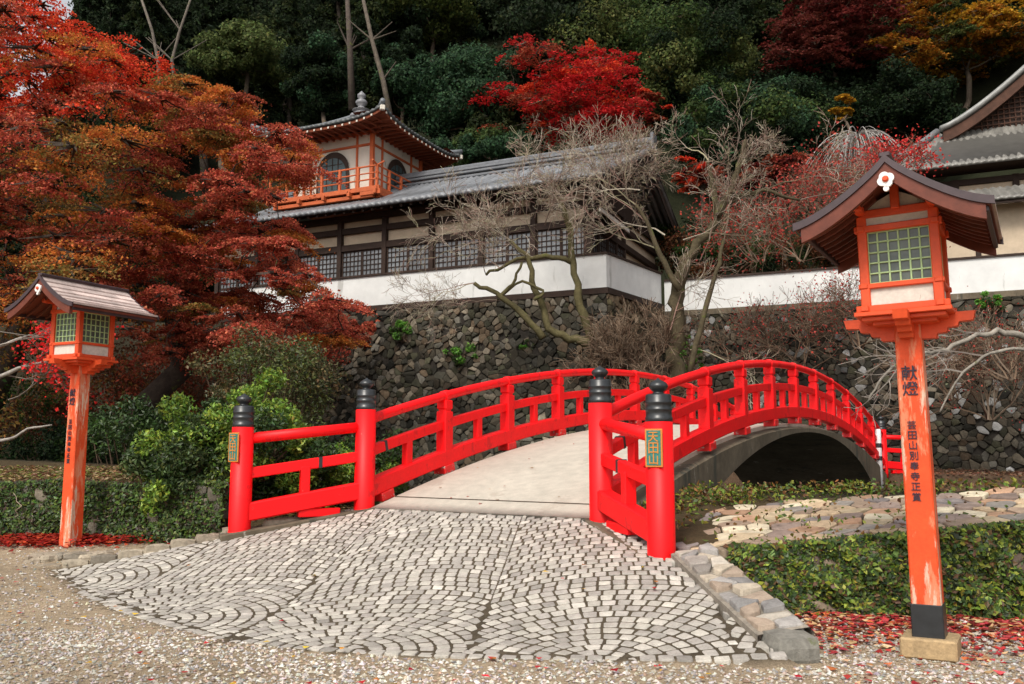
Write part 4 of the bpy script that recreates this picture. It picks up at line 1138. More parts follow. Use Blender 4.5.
slope_tree(576,98,55,82,62,'pad',[[(.50,.03,.03),(.62,.06,.05),(.42,.025,.025)],RED,[(.45,.02,.02),(.6,.03,.03)],DKR],'brilliant scarlet maple standing behind the ridge of the hall roof','maple_tree',nleaf=26000,npad=64,size=.18)
slope_tree(618,55,68,66,58,'round',[MGR,MGR,GRN],'tall mid green tree rising behind the scarlet maple',nleaf=36000,npad=50)
slope_tree(692,75,64,55,68,'round',[MGR,GRN,DGR],'bushy green tree to the right of the scarlet maple',nleaf=34000,npad=46)
slope_tree(742,135,57,66,50,'round',[BGR,GRN,DGR],'dark green tree low on the slope above the bare mossy tree',nleaf=30000,npad=42)
slope_tree(560,20,76,50,32,'round',[MGR,BGR],'green treetop at the top edge between the dark forest and the scarlet maple',nleaf=18000)
slope_tree(830,42,66,74,50,'pad',[MAR,MAR,[(.2,.05,.04),(.12,.03,.02)]],'maroon maple high on the slope, left of the golden tree','maple_tree',nleaf=34000,npad=60,size=.25)
slope_tree(962,42,64,72,44,'pad',[ORY,ORY,YEL,MGR],'golden orange autumn tree at the top right above the temple roof','autumn_tree',nleaf=30000,npad=56,size=.25)
slope_tree(845,108,54,14,22,'pad',[YEL],'small yellow tree below the maroon maple','autumn_tree',nleaf=2600,npad=14,size=.2)
slope_tree(800,125,62,50,44,'round',[DGR,BGR],'dark bluish evergreen below the maroon maple, left of the small yellow tree',nleaf=22000)
slope_tree(905,110,60,50,40,'round',[DGR],'dark green evergreen beneath the golden orange tree',nleaf=22000)
slope_tree(322,80,55,34,50,'round',[DGR,DGR,BGR],'dark evergreen directly behind the left side of the tower roof',nleaf=16000)
slope_tree(402,78,58,34,48,'round',[DGR,DGR,BGR],'dark narrow evergreen between the tower roof and the rounded blue green tree',nleaf=16000)
slope_tree(246,58,60,50,27,'round',[[(.09,.12,.04),(.13,.16,.05),(.07,.09,.03)]],'olive green rounded tree above the red maple, left of the tower',nleaf=24000,npad=40)
slope_tree(432,16,72,52,36,'round',[[(.06,.075,.018),(.035,.05,.014)],DGR],'dusky olive tree at the top edge above the rounded blue green tree',nleaf=18000)
slope_tree(778,172,50,42,20,'pad',[MAR,DKR],'low dark red maple behind the forked bare tree','maple_tree',nleaf=9000,npad=22,size=.17)
slope_tree(700,175,48,34,18,'pad',[DKR,RED,MAR],'small dark red maple at the right end of the hall roof','maple_tree',nleaf=8000,npad=18,size=.16)
slope_tree(645,118,60,22,44,'pad',[DKR,RED],'narrow red maple beside the end of the hall roof','maple_tree',nleaf=6000,npad=18,size=.2)

# ---- dark forest: prototypes then copies
def proto_round(k,pals,R=3.6,Hh=8.5,nleaf=11000):
    b=(0,0,0);pads=pads_in((0,0,Hh*.62),(R,R,Hh*.42),34,R*.42,pals,.7,.35)
    return padtree('forest_tree','','',b,(0,0,Hh*.3),pads,nleaf,.36,.2,flat=.5,droop=.1,twigs=2,shell=.5,asp=.6,bark=(.03,.025,.018))
def proto_cedar(k,pals,R=2.1,Hh=16,nleaf=12000):
    pads=[]
    for i in range(46):
        z=Hh*(.28+.70*(i/46));r=R*(1.05-(i/46)**1.3)*random.uniform(.7,1.1);a=random.uniform(0,6.28)
        pads.append((np.array([math.cos(a)*r*.6,math.sin(a)*r*.6,z]),(max(.35,r*.55),max(.35,r*.55),max(.3,r*.3)),pals[rng.integers(len(pals))]))
    return padtree('cedar_tree','','',(0,0,0),(0,0,Hh*.5),pads,nleaf,.34,.26,flat=.3,droop=.5,twigs=2,asp=.5,bark=(.045,.035,.028))
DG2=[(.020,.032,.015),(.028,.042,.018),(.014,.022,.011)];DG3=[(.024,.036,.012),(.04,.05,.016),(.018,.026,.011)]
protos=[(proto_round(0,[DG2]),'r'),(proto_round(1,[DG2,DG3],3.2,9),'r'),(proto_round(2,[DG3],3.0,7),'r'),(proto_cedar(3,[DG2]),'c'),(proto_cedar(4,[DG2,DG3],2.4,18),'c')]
def copy_tree(o,parent=None):
    c=o.copy();COL.objects.link(c);c.parent=parent
    for ch in [q for q in bpy.data.objects if q.parent==o]: copy_tree(ch,c)
    return c
kids={p[0].name:list(p[0].children) for p in protos}
def copy_fast(o):
    c=o.copy();COL.objects.link(c)
    for ch in kids[o.name]:
        d=ch.copy();COL.objects.link(d);d.parent=c
    return c
spots=[]
row=0;D=47.
while D<100:
    st=5.0 if D<70 else 5.6;x=-.66*D-3+(row%2)*st/2
    while x<.66*D+3:
        spots.append((x+random.uniform(-1,1),D+random.uniform(-1.2,1.2)));x+=st
    D+=5.2 if D<70 else 6;row+=1
spots=[s for s in spots if not(s[0]/s[1]<-.54 and s[1]>60)]
# keep clear of the single trees' fronts
keep=[(466,54),(574,57),(618,68),(692,64),(742,57),(830,66),(962,64),(845,54),(800,62),(905,60),(246,60),(432,72),(402,58),(1010,64),(645,60),(778,50),(700,48),(490,50)]
used=set();nf=0
for (x,D) in spots:
    px=512+867*x/D;h0=10/D*867
    if any(D<k[1]+1.5 and abs(px-k[0])<62 for k in keep): continue
    left=px<420
    pi=random.choice([3,4,3,4,0,1]) if left else random.choice([0,1,2,0,1,3])
    if D<55: pi=random.choice([0,1,2])
    p,t=protos[pi];o=p if pi not in used else copy_fast(p);used.add(pi)
    s=random.uniform(.8,1.2)*(.75 if D<55 else 1)
    o.location=(x,D,float(H(x,D))-.4);o.rotation_euler=(0,0,random.uniform(0,6.28));o.scale=(s,s,s*random.uniform(.9,1.15))
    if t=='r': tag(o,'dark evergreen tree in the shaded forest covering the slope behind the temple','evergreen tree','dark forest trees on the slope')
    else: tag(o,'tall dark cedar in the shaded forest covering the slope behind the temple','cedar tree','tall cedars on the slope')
    nf+=1
print('forest',nf)
for i,(p,t) in enumerate(protos):
    if i not in used:
        for c in kids[p.name]: bpy.data.objects.remove(c)
        bpy.data.objects.remove(p)
# bare trunks among the forest
def bare_trunk(pts,D,r,label,col=(.11,.09,.07)):
    P=[at(x,y,D) for x,y in pts];b=P[0].copy();e=empty('bare_tree',b,label=label,cat='tree');mb=MB()
    tube(mb,np.array(P)-b,np.linspace(r,r*.55,len(P)),8,col=col)
    q0=[];q1=[]
    for k in range(9):
        i=random.randint(1,len(P)-1);a=np.array(P[i])-b;q0.append(a);q1.append(a+np.array([random.uniform(-1.8,1.8),0,random.uniform(.4,1.8)]))
    segs(mb,q0,q1,[r*.35]*9,[.02]*9,4,col=col);mb.build('trunk',M['bark'],e,smooth=True)
bare_trunk([(392,125),(383,80),(372,40),(362,-6)],47,.17,'pale leaning bare trunk rising behind the tower roof')
bare_trunk([(352,110),(350,50),(347,-6)],48,.22,'straight dark bare trunk behind the tower finial',(.07,.055,.045))
bare_trunk([(160,95),(158,60),(152,30),(140,-5)],40,.10,'thin pale bare tree at the top left above the red maple',(.13,.11,.09))
bare_trunk([(176,95),(172,60),(180,30),(192,-5)],40,.09,'thin crooked bare tree left of the olive green tree',(.13,.11,.09))

# ------------------------------------------------------------------ bare cherries and twiggy shrubs
TW=[(.22,.165,.14),(.16,.11,.095),(.30,.26,.22),(.20,.115,.10),(.12,.085,.07)]
TWP=[(.34,.28,.22),(.25,.18,.145),(.42,.37,.29),(.27,.16,.13),(.20,.155,.115),(.30,.27,.17)]
class Twigs:
    def __init__(s): s.a=[];s.b=[];s.r0=[];s.r1=[];s.c=[];s.tips=[]
    def seg(s,a,b,r0,r1,c): s.a.append(a);s.b.append(b);s.r0.append(r0);s.r1.append(r1);s.c.append(c)
def grow(S,p,d,L,r,lvl,maxl,spread=.55,up=.15,flat=0.,cols=TW,kids_=3,minr=.006,wander=.18):
    n=4;step=L/n;p=np.array(p,float);d=np.array(d,float)
    c=np.array(random.choice(cols))*random.uniform(.8,1.2)
    for i in range(n):
        d=d+rng.normal(0,wander,3)+np.array([0,0,up*.3]);d[2]*=(1-flat);d/=np.linalg.norm(d)
        q=p+d*step;ra=r*(1-.55*i/n);rb=r*(1-.55*(i+1)/n);S.seg(p,q,max(ra,minr),max(rb,minr),c);p=q
        if lvl<maxl and (i>0 or lvl>0):
            for _ in range(1 if random.random()<kids_/4 else 0):
                v=rng.normal(size=3);v-=d*np.dot(v,d);v/=np.linalg.norm(v);dd=d*math.cos(spread)+v*math.sin(spread)*random.uniform(.7,1.4)
                grow(S,p,dd/np.linalg.norm(dd),L*random.uniform(.5,.8),max(r*.55,minr),lvl+1,maxl,spread,up,flat,cols,kids_,minr,wander)
    if lvl<maxl:
        for _ in range(2):
            v=rng.normal(size=3);dd=d+v*.45;grow(S,p,dd/np.linalg.norm(dd),L*random.uniform(.55,.8),max(r*.5,minr),lvl+1,maxl,spread,up,flat,cols,kids_,minr,wander)
    else: S.tips.append(p)
def bare_tree(name,label,cat,limbs,starts,maxl=4,cols=TW,limbcol=MOSS,leafpal=None,nl=0,lsize=.06,lspread=.15,**kw):
    """limbs: list of (points, r0, r1); starts: list of (point, dir, L, r)"""
    b=np.array(limbs[0][0][0],float) if limbs else np.array(starts[0][0],float);e=empty(name,b,label=label,cat=cat)
    if limbs:
        mb=MB()
        for P,r0,r1 in limbs:
            P=np.array(P)-b
            t=np.linspace(0,1,len(P));tt=np.linspace(0,1,len(P)*3);Q=np.stack([np.interp(tt,t,P[:,k]) for k in range(3)],1);Q[1:-1]+=rng.normal(0,.25*r0,(len(Q)-2,3));R_=np.linspace(r0,r1,len(tt))*(1+.05*rng.normal(size=len(tt)))
            tube(mb,Q,R_,9,col=limbcol)
        mb.build('trunk',M['bark'],e,smooth=True)
    S=Twigs()
    for p,d,L,r in starts: grow(S,np.array(p)-b,np.array(d,float)/np.linalg.norm(d),L,r,0,maxl,cols=cols,**kw)
    mb=MB();segs(mb,S.a,S.b,S.r0,S.r1,3,col=np.array(S.c));mb.build('twigs',M['twig'],e)
    if leafpal:
        T=np.array(S.tips);P=T[rng.integers(len(T),size=nl)]+rng.normal(0,lspread,(nl,3));nl=len(P);m2=MB();leaves(m2,P,lsize,pick(leafpal,nl,.2),.3,.8);m2.build('sparse_leaves',M['leaf'],e)
    print(name,len(S.a));return e
def A(l,D): return [at(x,y,D+(q[0] if q else 0)) for x,y,*q in l]
D=27.0
limbs=[(A([(592,348,1.2),(590,336),(581,308),(573,272),(571,235),(560,200)],D),.17,.08),
 (A([(590,342),(566,338),(546,322),(534,288),(527,258),(510,240)],D),.15,.06),
 (A([(543,338),(522,312),(500,296),(474,283)],D-.5),.12,.06),
 (A([(571,262),(548,256),(524,258),(500,268),(486,275)],D),.09,.04),
 (A([(500,296),(512,285),(522,262)],D-.5),.06,.04),(A([(534,300),(545,292),(520,280),(497,300)],D-.3),.06,.03)]
st=[]
for (x,y,L,r) in [(560,200,2.0,.06),(571,235,2.0,.07),(573,235,2.2,.07),(571,222,1.8,.06),(527,258,1.6,.05),(510,240,1.9,.05),(500,268,1.5,.05),(486,275,1.5,.04),(474,283,1.6,.05),(474,283,1.4,.04),(545,225,1.8,.05),(520,215,1.8,.04),(590,215,1.8,.05),(600,205,1.8,.04),(580,190,1.7,.04),(497,300,1.2,.03),(520,255,1.5,.04),(540,245,1.6,.04)]:
    cx=540;d=((x-cx)/60+random.uniform(-.7,.7),random.uniform(-.6,.4),random.uniform(.1,.9) if y<270 else random.uniform(-.1,.4));st.append((at(x,y,D+random.uniform(-.6,.6)),d,L*.74,r*.42))
bare_tree('cherry_tree','leafless cherry with several mossy stems leaning from the stone wall below the white parapet','cherry tree',limbs,st,maxl=4,kids_=2.0,spread=.6,up=.02,minr=.0052,wander=.2,cols=TWP,limbcol=(.10,.085,.04))
D=26.0
limbs=[(A([(676,392),(675,360),(678,320),(680,285),(683,258)],D),.26,.19),
 (A([(683,262),(700,240),(716,222),(719,205),(712,180),(708,160)],D),.16,.05),
 (A([(717,215),(730,190),(738,170),(746,140)],D-.3),.13,.07),
 (A([(680,290),(660,255),(648,225),(636,205)],D-.4),.10,.05),
 (A([(690,372),(702,320),(718,268),(724,240)],D-.8),.09,.05),
 (A([(719,205),(745,195),(765,190),(800,200)],D),.10,.04)]
st=[]
for (x,y,L,r) in [(708,160,1.2,.05),(746,140,.7,.04),(738,170,1.2,.05),(636,205,1.9,.05),(648,225,1.8,.05),(660,250,1.6,.05),(724,240,1.5,.04),(765,190,1.8,.04),(800,200,1.6,.04),(712,185,1.8,.05),(683,240,1.8,.05),(700,260,1.8,.04),(670,330,1.6,.04),(690,350,1.6,.04),(640,225,1.8,.05),(665,235,2.0,.05),(640,190,1.8,.04)]:
    d=((x-690)/70+random.uniform(-.6,.6),random.uniform(-.7,.3),random.uniform(.0,.9));st.append((at(x,y,D+random.uniform(-.8,.5)),d,L*.74,r*.55))
bare_tree('cherry_tree','leafless old tree with a thick mossy forked trunk behind the middle of the bridge','cherry tree',limbs,st,maxl=4,kids_=1.85,spread=.55,up=.03,minr=.0052,wander=.18,cols=TWP,limbcol=(.075,.06,.035))
# weeping bare tree near the temple roof
D=37.;st=[]
limbs=[(A([(868,215),(866,185),(862,160),(858,142)],D),.14,.08)]
e=empty('weeping_tree',limbs[0][0][0],label='pale grey leafless weeping tree with drooping twigs in front of the temple roof',cat='tree');b=np.array(limbs[0][0][0])
mb=MB();tube(mb,np.array(limbs[0][0])-b,[.14,.12,.1,.07],7,col=(.3,.28,.25));S=Twigs()
for k in range(150):
    a=random.uniform(0,6.28);R_=random.uniform(.3,2.5);p=limbs[0][0][3]-b+np.array([0,0,random.uniform(-.3,.3)]);pk=p+np.array([math.cos(a)*R_*.55,math.sin(a)*R_*.5,random.uniform(.1,.5)]);en=p+np.array([math.cos(a)*R_,math.sin(a)*R_,-random.uniform(.7,1.9)])
    t=np.linspace(0,1,8)[:,None];Q=(1-t)**2*p+2*t*(1-t)*(pk+[0,0,.5])+t*t*en;c=np.array([.42,.39,.36])*random.uniform(.5,1.1)
    for i in range(7): S.seg(Q[i],Q[i+1],.022-.0015*i,.02-.0015*i,c)
segs(mb,S.a,S.b,S.r0,S.r1,3,col=np.array(S.c));mb.build('drooping_branches',M['twig'],e)
# red-leaved sparse shrubs around the right wall
PK=[(.42,.05,.04),(.50,.09,.07),(.30,.035,.03),(.34,.07,.05)]
DKT=[(.13,.085,.055),(.17,.115,.075),(.21,.155,.11),(.10,.06,.04)]
def shrub(px,py,D,n,L,label,pal=PK,nl=900,maxl=3,cols=DKT,cat='shrub',name='sparse_shrub',updir=1.,ls=.1,sp=.2,gz=None,minr=.006):
    b=at(px,py,D);L=L*.75;
    if gz is not None: b[2]=gz
    st=[(b+rng.normal(0,.15,3)*[1,1,0],(random.uniform(-1,1),random.uniform(-.6,.4),updir*random.uniform(.5,1.2)),L,.03) for _ in range(n)]
    return bare_tree(name,label,cat,[],st,maxl=maxl,cols=cols,leafpal=pal if nl else None,nl=int(nl*.62),lsize=ls*.9,lspread=sp,kids_=2.6,minr=minr,up=.05)
shrub(800,262,31.5,9,2.0,'thin red leaved shrub rising over the white wall left of the right lantern roof',nl=2600,ls=.11,sp=.35)
shrub(760,262,32.5,8,1.8,'dull red sparse shrub behind the white wall beside the forked bare tree',nl=1500,ls=.11,sp=.3)
shrub(850,250,32.,8,2.0,'red sparse shrub behind the white wall directly behind the lantern roof',nl=2200,ls=.11,sp=.3)
shrub(832,222,35.,8,1.9,'red tinted shrub below the weeping tree',nl=2600,ls=.12,sp=.35)
shrub(893,190,33.5,7,1.35,'bright red leaved small maple in front of the temple hip roof',pal=[(.60,.04,.04),(.68,.09,.07),(.5,.03,.03)],nl=2600,ls=.11,sp=.22)
shrub(800,372,29.0,9,1.7,'dark reddish twiggy shrub against the stone wall above the crown of the bridge',nl=1200,ls=.08,sp=.25)
shrub(735,372,29.5,8,1.5,'brown twiggy shrub against the stone wall right of the mossy trunk',nl=250,ls=.08)
shrub(856,350,28.0,8,1.6,'reddish sparse shrub hanging on the stone wall just left of the lantern post',nl=1300,ls=.08,sp=.3)
shrub(990,420,24.5,9,1.6,'tangled brown shrub at the foot of the stone wall at far right',nl=500,ls=.07)
shrub(950,400,25.,8,1.5,'brown leafless shrub at the wall just right of the lantern post',nl=300,ls=.07)
shrub(1010,380,23.,7,1.3,'dark red twiggy shrub at the right edge against the wall',nl=500,ls=.07)
shrub(640,372,27.0,14,1.4,'dense reddish brown bare shrub at the wall corner left of the mossy trunk',nl=0,minr=.008)
shrub(610,380,27.2,10,1.1,'tangle of bare brown twigs just above the left bridge railing',nl=0,minr=.008)
shrub(660,420,26.,9,1.2,'brown bare bush at the foot of the mossy trunk',nl=0)
# pale limbs reaching in from the right
D=12.;limbs=[(A([(1060,352),(1024,337),(1000,331),(976,336),(950,348),(932,352),(918,356)],D),.05,.02),(A([(1040,350),(1010,348),(985,356),(962,372),(948,395),(940,412)],D),.028,.010),(A([(930,352),(900,362),(880,380),(868,402)],D+.3),.03,.012)]
st=[(at(x,y,D),(-1,random.uniform(-.4,.4),random.uniform(-.5,.5)),.7,.014) for x,y in((976,336),(962,372),(918,356),(1000,335),(950,348),(985,356))]
bare_tree('bare_tree','pale grey leafless limbs reaching in from the right edge behind the right lantern','tree',limbs,st,maxl=2,limbcol=(.24,.215,.18),cols=[(.24,.21,.18),(.17,.14,.12)],minr=.004)
# foreground maple sprays at left edge
D=12.5;limbs=[(A([(-40,400),(-8,380),(20,368),(48,362)],D),.05,.015),(A([(-40,350),(0,345),(30,335)],D+.2),.04,.012),(A([(-30,440),(8,440),(30,428),(52,425)],D),.03,.01)]
st=[(at(x,y,D),(1,random.uniform(-.4,.4),random.uniform(-.3,.5)),.6,.012) for x,y in((0,345),(20,340),(20,368),(5,375),(-8,330),(8,400))]
bare_tree('maple_tree','maple branch tips with crimson leaves poking in at the left edge beside the left lantern','maple tree',limbs,st,maxl=2,limbcol=(.30,.27,.24),leafpal=[(.75,.03,.03),(.8,.06,.05),(.6,.02,.02)],nl=2300,lsize=.055,lspread=.09,cols=[(.2,.17,.14)],minr=.004)

# ------------------------------------------------------------------ bushes and ground plants
def bush(name,label,cat,c,R,n,size,pals,gz,nstem=14,flat=.35,lm='glossleaf',npad=26,pr=.42):
    c=np.array(c,float);b=(c[0],c[1],gz);pads=pads_in(c,R,npad,min(R)*pr,pals,.85,.55)
    e=empty(name,b,label=label,cat=cat);o=np.array(b)
    mb=MB();q0=[];q1=[]
    for p in pads: q0.append(np.array([0,0,0.])+rng.normal(0,.08,3)*[1,1,0]);q1.append(p[0]-o)
    mid=[(a+b_)/2+rng.normal(0,.08,3) for a,b_ in zip(q0,q1)]
    segs(mb,q0+mid,mid+q1,[.016]*len(q0)*2,[.009]*len(q0)*2,5,col=(.09,.06,.04));mb.build('stems',M['bark'],e)
    lf=MB();tot=sum(p[1][0]**2 for p in pads)
    for pc,rr,pal in pads:
        k=int(n*rr[0]**2/tot);d=rng.normal(size=(k,3));d/=np.linalg.norm(d,axis=1)[:,None];P=pc-o+d*rng.uniform(.45,1.12,k)[:,None]*np.array(rr)
        leaves(lf,P,size,pick(pal,k,.22),flat,.5,up=d+[0,0,.5])
    lf.build('foliage',M[lm],e);return e
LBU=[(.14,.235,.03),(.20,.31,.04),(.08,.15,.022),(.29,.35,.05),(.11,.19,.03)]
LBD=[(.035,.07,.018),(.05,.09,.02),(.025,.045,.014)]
bush('bush','glossy bright green bush behind the left newel post','bush',at(245,456,11.7),(1.25,.80,1.08),30000,.066,[LBU,LBU,LBU,LBD],.8,npad=44,pr=.34)
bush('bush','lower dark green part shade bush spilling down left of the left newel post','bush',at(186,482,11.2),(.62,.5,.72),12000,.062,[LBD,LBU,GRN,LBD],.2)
bush('bush','green bush seen between the rails left of the concrete deck','bush',at(365,472,13.6),(.85,.7,.55),6500,.075,[LBU,LBD],.6)
bush('bush','small green bush filling the gap behind the lower rail of the left wing fence','bush',at(312,490,12.0),(1.0,.4,.42),8200,.065,[LBU,LBD],.6)
bush('bush','tall loose grey green bush above and behind the bright green bush','bush',at(268,388,14.),(1.05,.9,1.0),10000,.065,[[(.08,.10,.03),(.12,.14,.035),(.05,.065,.022)],[(.14,.10,.04),(.07,.08,.03)]],-.5,npad=34,pr=.35)
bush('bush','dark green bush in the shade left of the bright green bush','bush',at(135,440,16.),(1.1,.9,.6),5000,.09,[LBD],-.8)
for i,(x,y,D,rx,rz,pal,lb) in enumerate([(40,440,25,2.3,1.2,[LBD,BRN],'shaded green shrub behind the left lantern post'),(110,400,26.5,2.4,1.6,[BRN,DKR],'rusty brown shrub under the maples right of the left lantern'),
  (170,380,28,2.2,2.0,[BRN,DKR,OLV],'brown leaved shrub on the bank below the big maple'),(230,380,29,1.9,2.2,[DKR,BRN],'dark red brown shrub hanging by the left end of the stone wall'),(285,350,30.5,2.0,1.2,[DKR,SALM],'rust red shrub over the stone wall below the parapet left end'),
  (-10,380,24,2.4,1.8,[OLV,LBD],'olive shrub at the left edge behind the crimson maple tips'),(90,455,22,1.6,.9,[LBD,DGR],'dark low bush deep in shade between the left lantern and the bushes'),(330,330,30.,1.3,.6,[SALM,DKR],'rusty maple spray hanging down over the stone wall')]):
    c=at(x,y,D);bush('shrub',lb,'shrub',c,(rx,rx*.8,rz),5200,.12,pal,max(float(H(c[0],c[1])),c[2]-rz-1.0),lm='leaf',npad=24)
WT=[(.10,.26,.03),(.14,.34,.04),(.07,.18,.02)]
for x,y,D,r,lb in((405,332,31.,.55,'tuft of bright green plant growing on the stone wall near its left part'),(462,357,30.0,.62,'rounded green plant tuft on the stone wall above the left railing'),(690,356,28.2,.5,'bright green fern tuft beside the mossy trunk'),(990,303,26.9,.36,'small bright green tuft on top of the wall at far right'),(530,345,29.,.3,'little green sprig on the stone wall left of the leaning cherry stems')):
    c=at(x,y,D);bush('wall_plant',lb,'plant',c,(r,r*.6,r*(1.5 if x==690 else .8)),1100,.10,[WT,WT,GRN],c[2]-r*.7,npad=12)

for i,(x,y,D,rx,rz) in enumerate([(730,262,36,2.2,1.0),(790,258,37,2.4,1.2),(850,248,38,2.4,1.3),(690,255,38,2.2,1.3)]):
    c=at(x,y,D);bush('shrub','low dark evergreen shrub behind the cream wall, '+['just right of the forked trunk','midway between trunk and lantern','hidden behind the lantern roof tip','left of the forked trunk'][i],'shrub',c,(rx,rx*.7,rz),4200,.16,[DGR,LBD,BRN],6.2,lm='leaf',npad=20)
# ---- ivy retaining walls of the near bank
def ivy_wall(label,F,zt,zb,pal,nleaf,leafpal,orgp,size=.05,clear=None):
    e=empty('ivy_wall',orgp,label=label,cat='garden wall');lo=np.array(orgp,float)
    class B4(MB):
        def build(s,*a,**k): s.V=[v-lo for v in s.V];return MB.build(s,*a,**k)
    mb=B4();iv=B4();vn=B4();q0=[];q1=[]
    cum=[0]
    for a,b in zip(F[:-1],F[1:]): cum.append(cum[-1]+math.dist(a,b))
    tot=cum[-1]
    def pos(t): x=np.interp(t,cum,[p[0] for p in F]);y=np.interp(t,cum,[p[1] for p in F]);return x,y
    def nrm(t):
        a=np.array(pos(max(0,t-.05)));b=np.array(pos(min(tot,t+.05)));d=(b-a)/np.linalg.norm(b-a);return np.array([d[1],-d[0]])
    def mp(u,v,h):
        t=u;x,y=pos(np.clip(t,0,tot));n=nrm(np.clip(t,0,tot));top=zt(x,y);z=zb+(top-zb)*v;o_=h+.10*(1-v)
        return np.array([x+n[0]*o_,y+n[1]*o_,z])
    hgt=.8
    P=grid_pts(0,0,tot,1,.26,.2,.36)
    for p,poly in cells(P*[1,1],.3,.02,(0,0,tot,1)):
        stone(mb,poly,lambda u,v,h:mp(u,v,h),.05,inset=.25,tilt=.1,col=np.array(random.choice(pal))*random.uniform(.7,1.2),base=-.06)
    V=[];ts=np.linspace(0,tot,60)
    for t in ts: V+=[mp(t,-.4,-.01),mp(t,1.0,-.01),mp(t,1.0,-.3)]
    mb.add(V,[(i*3+j,i*3+3+j,i*3+4+j,i*3+1+j) for i in range(59) for j in(0,1)],(.05,.04,.025))
    mb.build('stonework',M['stone'],e)
    N=nleaf;t=rng.uniform(0,tot,N);v=rng.uniform(.02,1.07,N)**.9
    keepm=np.ones(N,bool)
    if clear: keepm=np.array([not clear(a,b) for a,b in zip(t,v)])
    lump=.13*(.5+.3*np.sin(t*5.1+np.sin(v*6)*1.2)*np.cos(v*5+t*2.3)+.2*np.sin(t*13+v*9))+.02
    keepm&=rng.uniform(0,1,N)<(.85+.15*(lump/.15))
    Pp=[];Nn=[]
    for a,b,l in zip(t[keepm],v[keepm],lump[keepm]): Pp.append(mp(a,b,l*rng.uniform(.2,1.3)));Nn.append([*nrm(a),.6])
    leaves(iv,Pp,size,pick(leafpal,len(Pp),.25),.55,.62,up=np.array(Nn));iv.build('ivy',M['glossleaf'],e)
    for k in range(22):
        a=random.uniform(0,tot);b=random.uniform(.2,.9);p=mp(a,b,.10)
        for i in range(6):
            a2=a+random.uniform(-.09,.09);b2=b-random.uniform(-.05,.12);p2=mp(a2,b2,random.uniform(.06,.14));q0.append(p);q1.append(p2);a,b,p=a2,b2,p2
    segs(vn,q0,q1,[.006]*len(q0),[.005]*len(q0),4,col=(.30,.24,.18));vn.build('vines',M['twig'],e)
    return e,B4
IVY=[(.08,.13,.02),(.13,.19,.025),(.035,.06,.018),(.24,.27,.035),(.025,.04,.015),(.05,.09,.02),(.12,.07,.03)]
ew,B4=ivy_wall('low stone retaining wall draped in glossy green ivy behind the right lantern, capped with flat stones',RF,lambda x,y:float(np.clip(.50+.10*(x-2),.42,.96)),0.,[(.18,.13,.09),(.22,.17,.12),(.12,.09,.07)],85000,IVY,(3,7.3,0),.056,clear=lambda t,v:(t<.55 and v>.25) )
# flat capping stones of the right bank
def bankz(x,y): return float(H(x,y))
mb=B4();fp=[(1.40,8.25),(1.62,8.02),(2.05,7.53),(3.2,7.37),(4.4,7.32),(7.5,7.2),(7.5,8.2),(5.2,8.7),(4.2,9.15),(3.0,9.5),(2.1,9.55),(1.28,9.2)]
G_=grid_pts(.9,6.6,8,9.7,.29,.21,.40)
FC=[(.42,.31,.20),(.30,.22,.16),(.48,.38,.25),(.24,.18,.15),(.36,.22,.14),(.21,.18,.17),(.54,.47,.34),(.27,.24,.21)]
def fmap(x,y,h):
    yr=np.interp(x,[p[0] for p in RF],[p[1] for p in RF]);return np.array([x,y,float(np.clip(.47+.10*(x-2)+.08*max(0,y-yr),.40,.95))+.015+h])
for p,poly in cells(G_,.24,.014):
    if inpoly(p[0],p[1],fp): stone(mb,poly,fmap,random.uniform(.010,.026),inset=.08,dome=.05,tilt=.07,col=np.array(random.choice(FC))*random.gauss(1,.13),base=-.06,cut=.13)
mb.build('cap_stones',M['flag'],ew)
def zl(x,y): return .86+.02*math.sin(x*3)
el,B5=ivy_wall('low ivy grown stone bank behind the left lantern',LF,zl,0.05,[(.10,.09,.07),(.14,.12,.09)],62000,[(.045,.085,.018),(.07,.12,.022),(.03,.05,.014),(.10,.14,.025),(.05,.035,.02)],(-7,11.4,.1),.055)
# ground cover on the two banks, fallen leaves, gravel: uncountable
def cover(name,label,cat,N,samp,size,pal,zf,lift=.05,flat=.5,asp=.6,mname='glossleaf',dens=None):
    mb=MB();XY=samp(N);
    if dens is not None: XY=XY[rng.uniform(0,1,len(XY))<dens(XY)]
    Zc=zf(XY[:,0],XY[:,1])+rng.uniform(0,lift,len(XY));leaves(mb,np.stack([XY[:,0],XY[:,1],Zc],1),size,pick(pal,len(XY),.22),flat,asp)
    return tag(mb.build(name,M[mname]),label,cat,kind='stuff')
def rect(x0,y0,x1,y1): return lambda N: np.stack([rng.uniform(x0,x1,N),rng.uniform(y0,y1,N)],1)
def sl(XY): rx=XY[:,0]-P0[0];ry=XY[:,1]-P0[1];return rx*U[0]+ry*U[1],rx*Vv[0]+ry*Vv[1]
def dens_r(XY):
    s,l=sl(XY);yr=np.interp(XY[:,0],[p[0] for p in RF],[p[1] for p in RF])
    inf=inpoly(XY[:,0],XY[:,1],fp);n=.5+.5*np.sin(XY[:,0]*5+np.sin(XY[:,1]*4)*2)
    return np.where((XY[:,1]>yr)&(l>1.75)&(s<2.3)&(XY[:,0]>1.3),np.where(inf,.03+.08*(n>.8),.5+.5*n),0)
GC=[(.10,.16,.025),(.15,.22,.03),(.06,.10,.02),(.24,.24,.04),(.20,.10,.03),(.12,.06,.03)]
cover('ground_cover','ivy and weeds covering the bank beside the bridge arch, behind the flat stones','ground cover',42000,rect(1.2,7.4,8.5,12.0),.055,GC,lambda x,y:np.maximum(H(x,y),.3)+0,.13,.45,dens=dens_r)
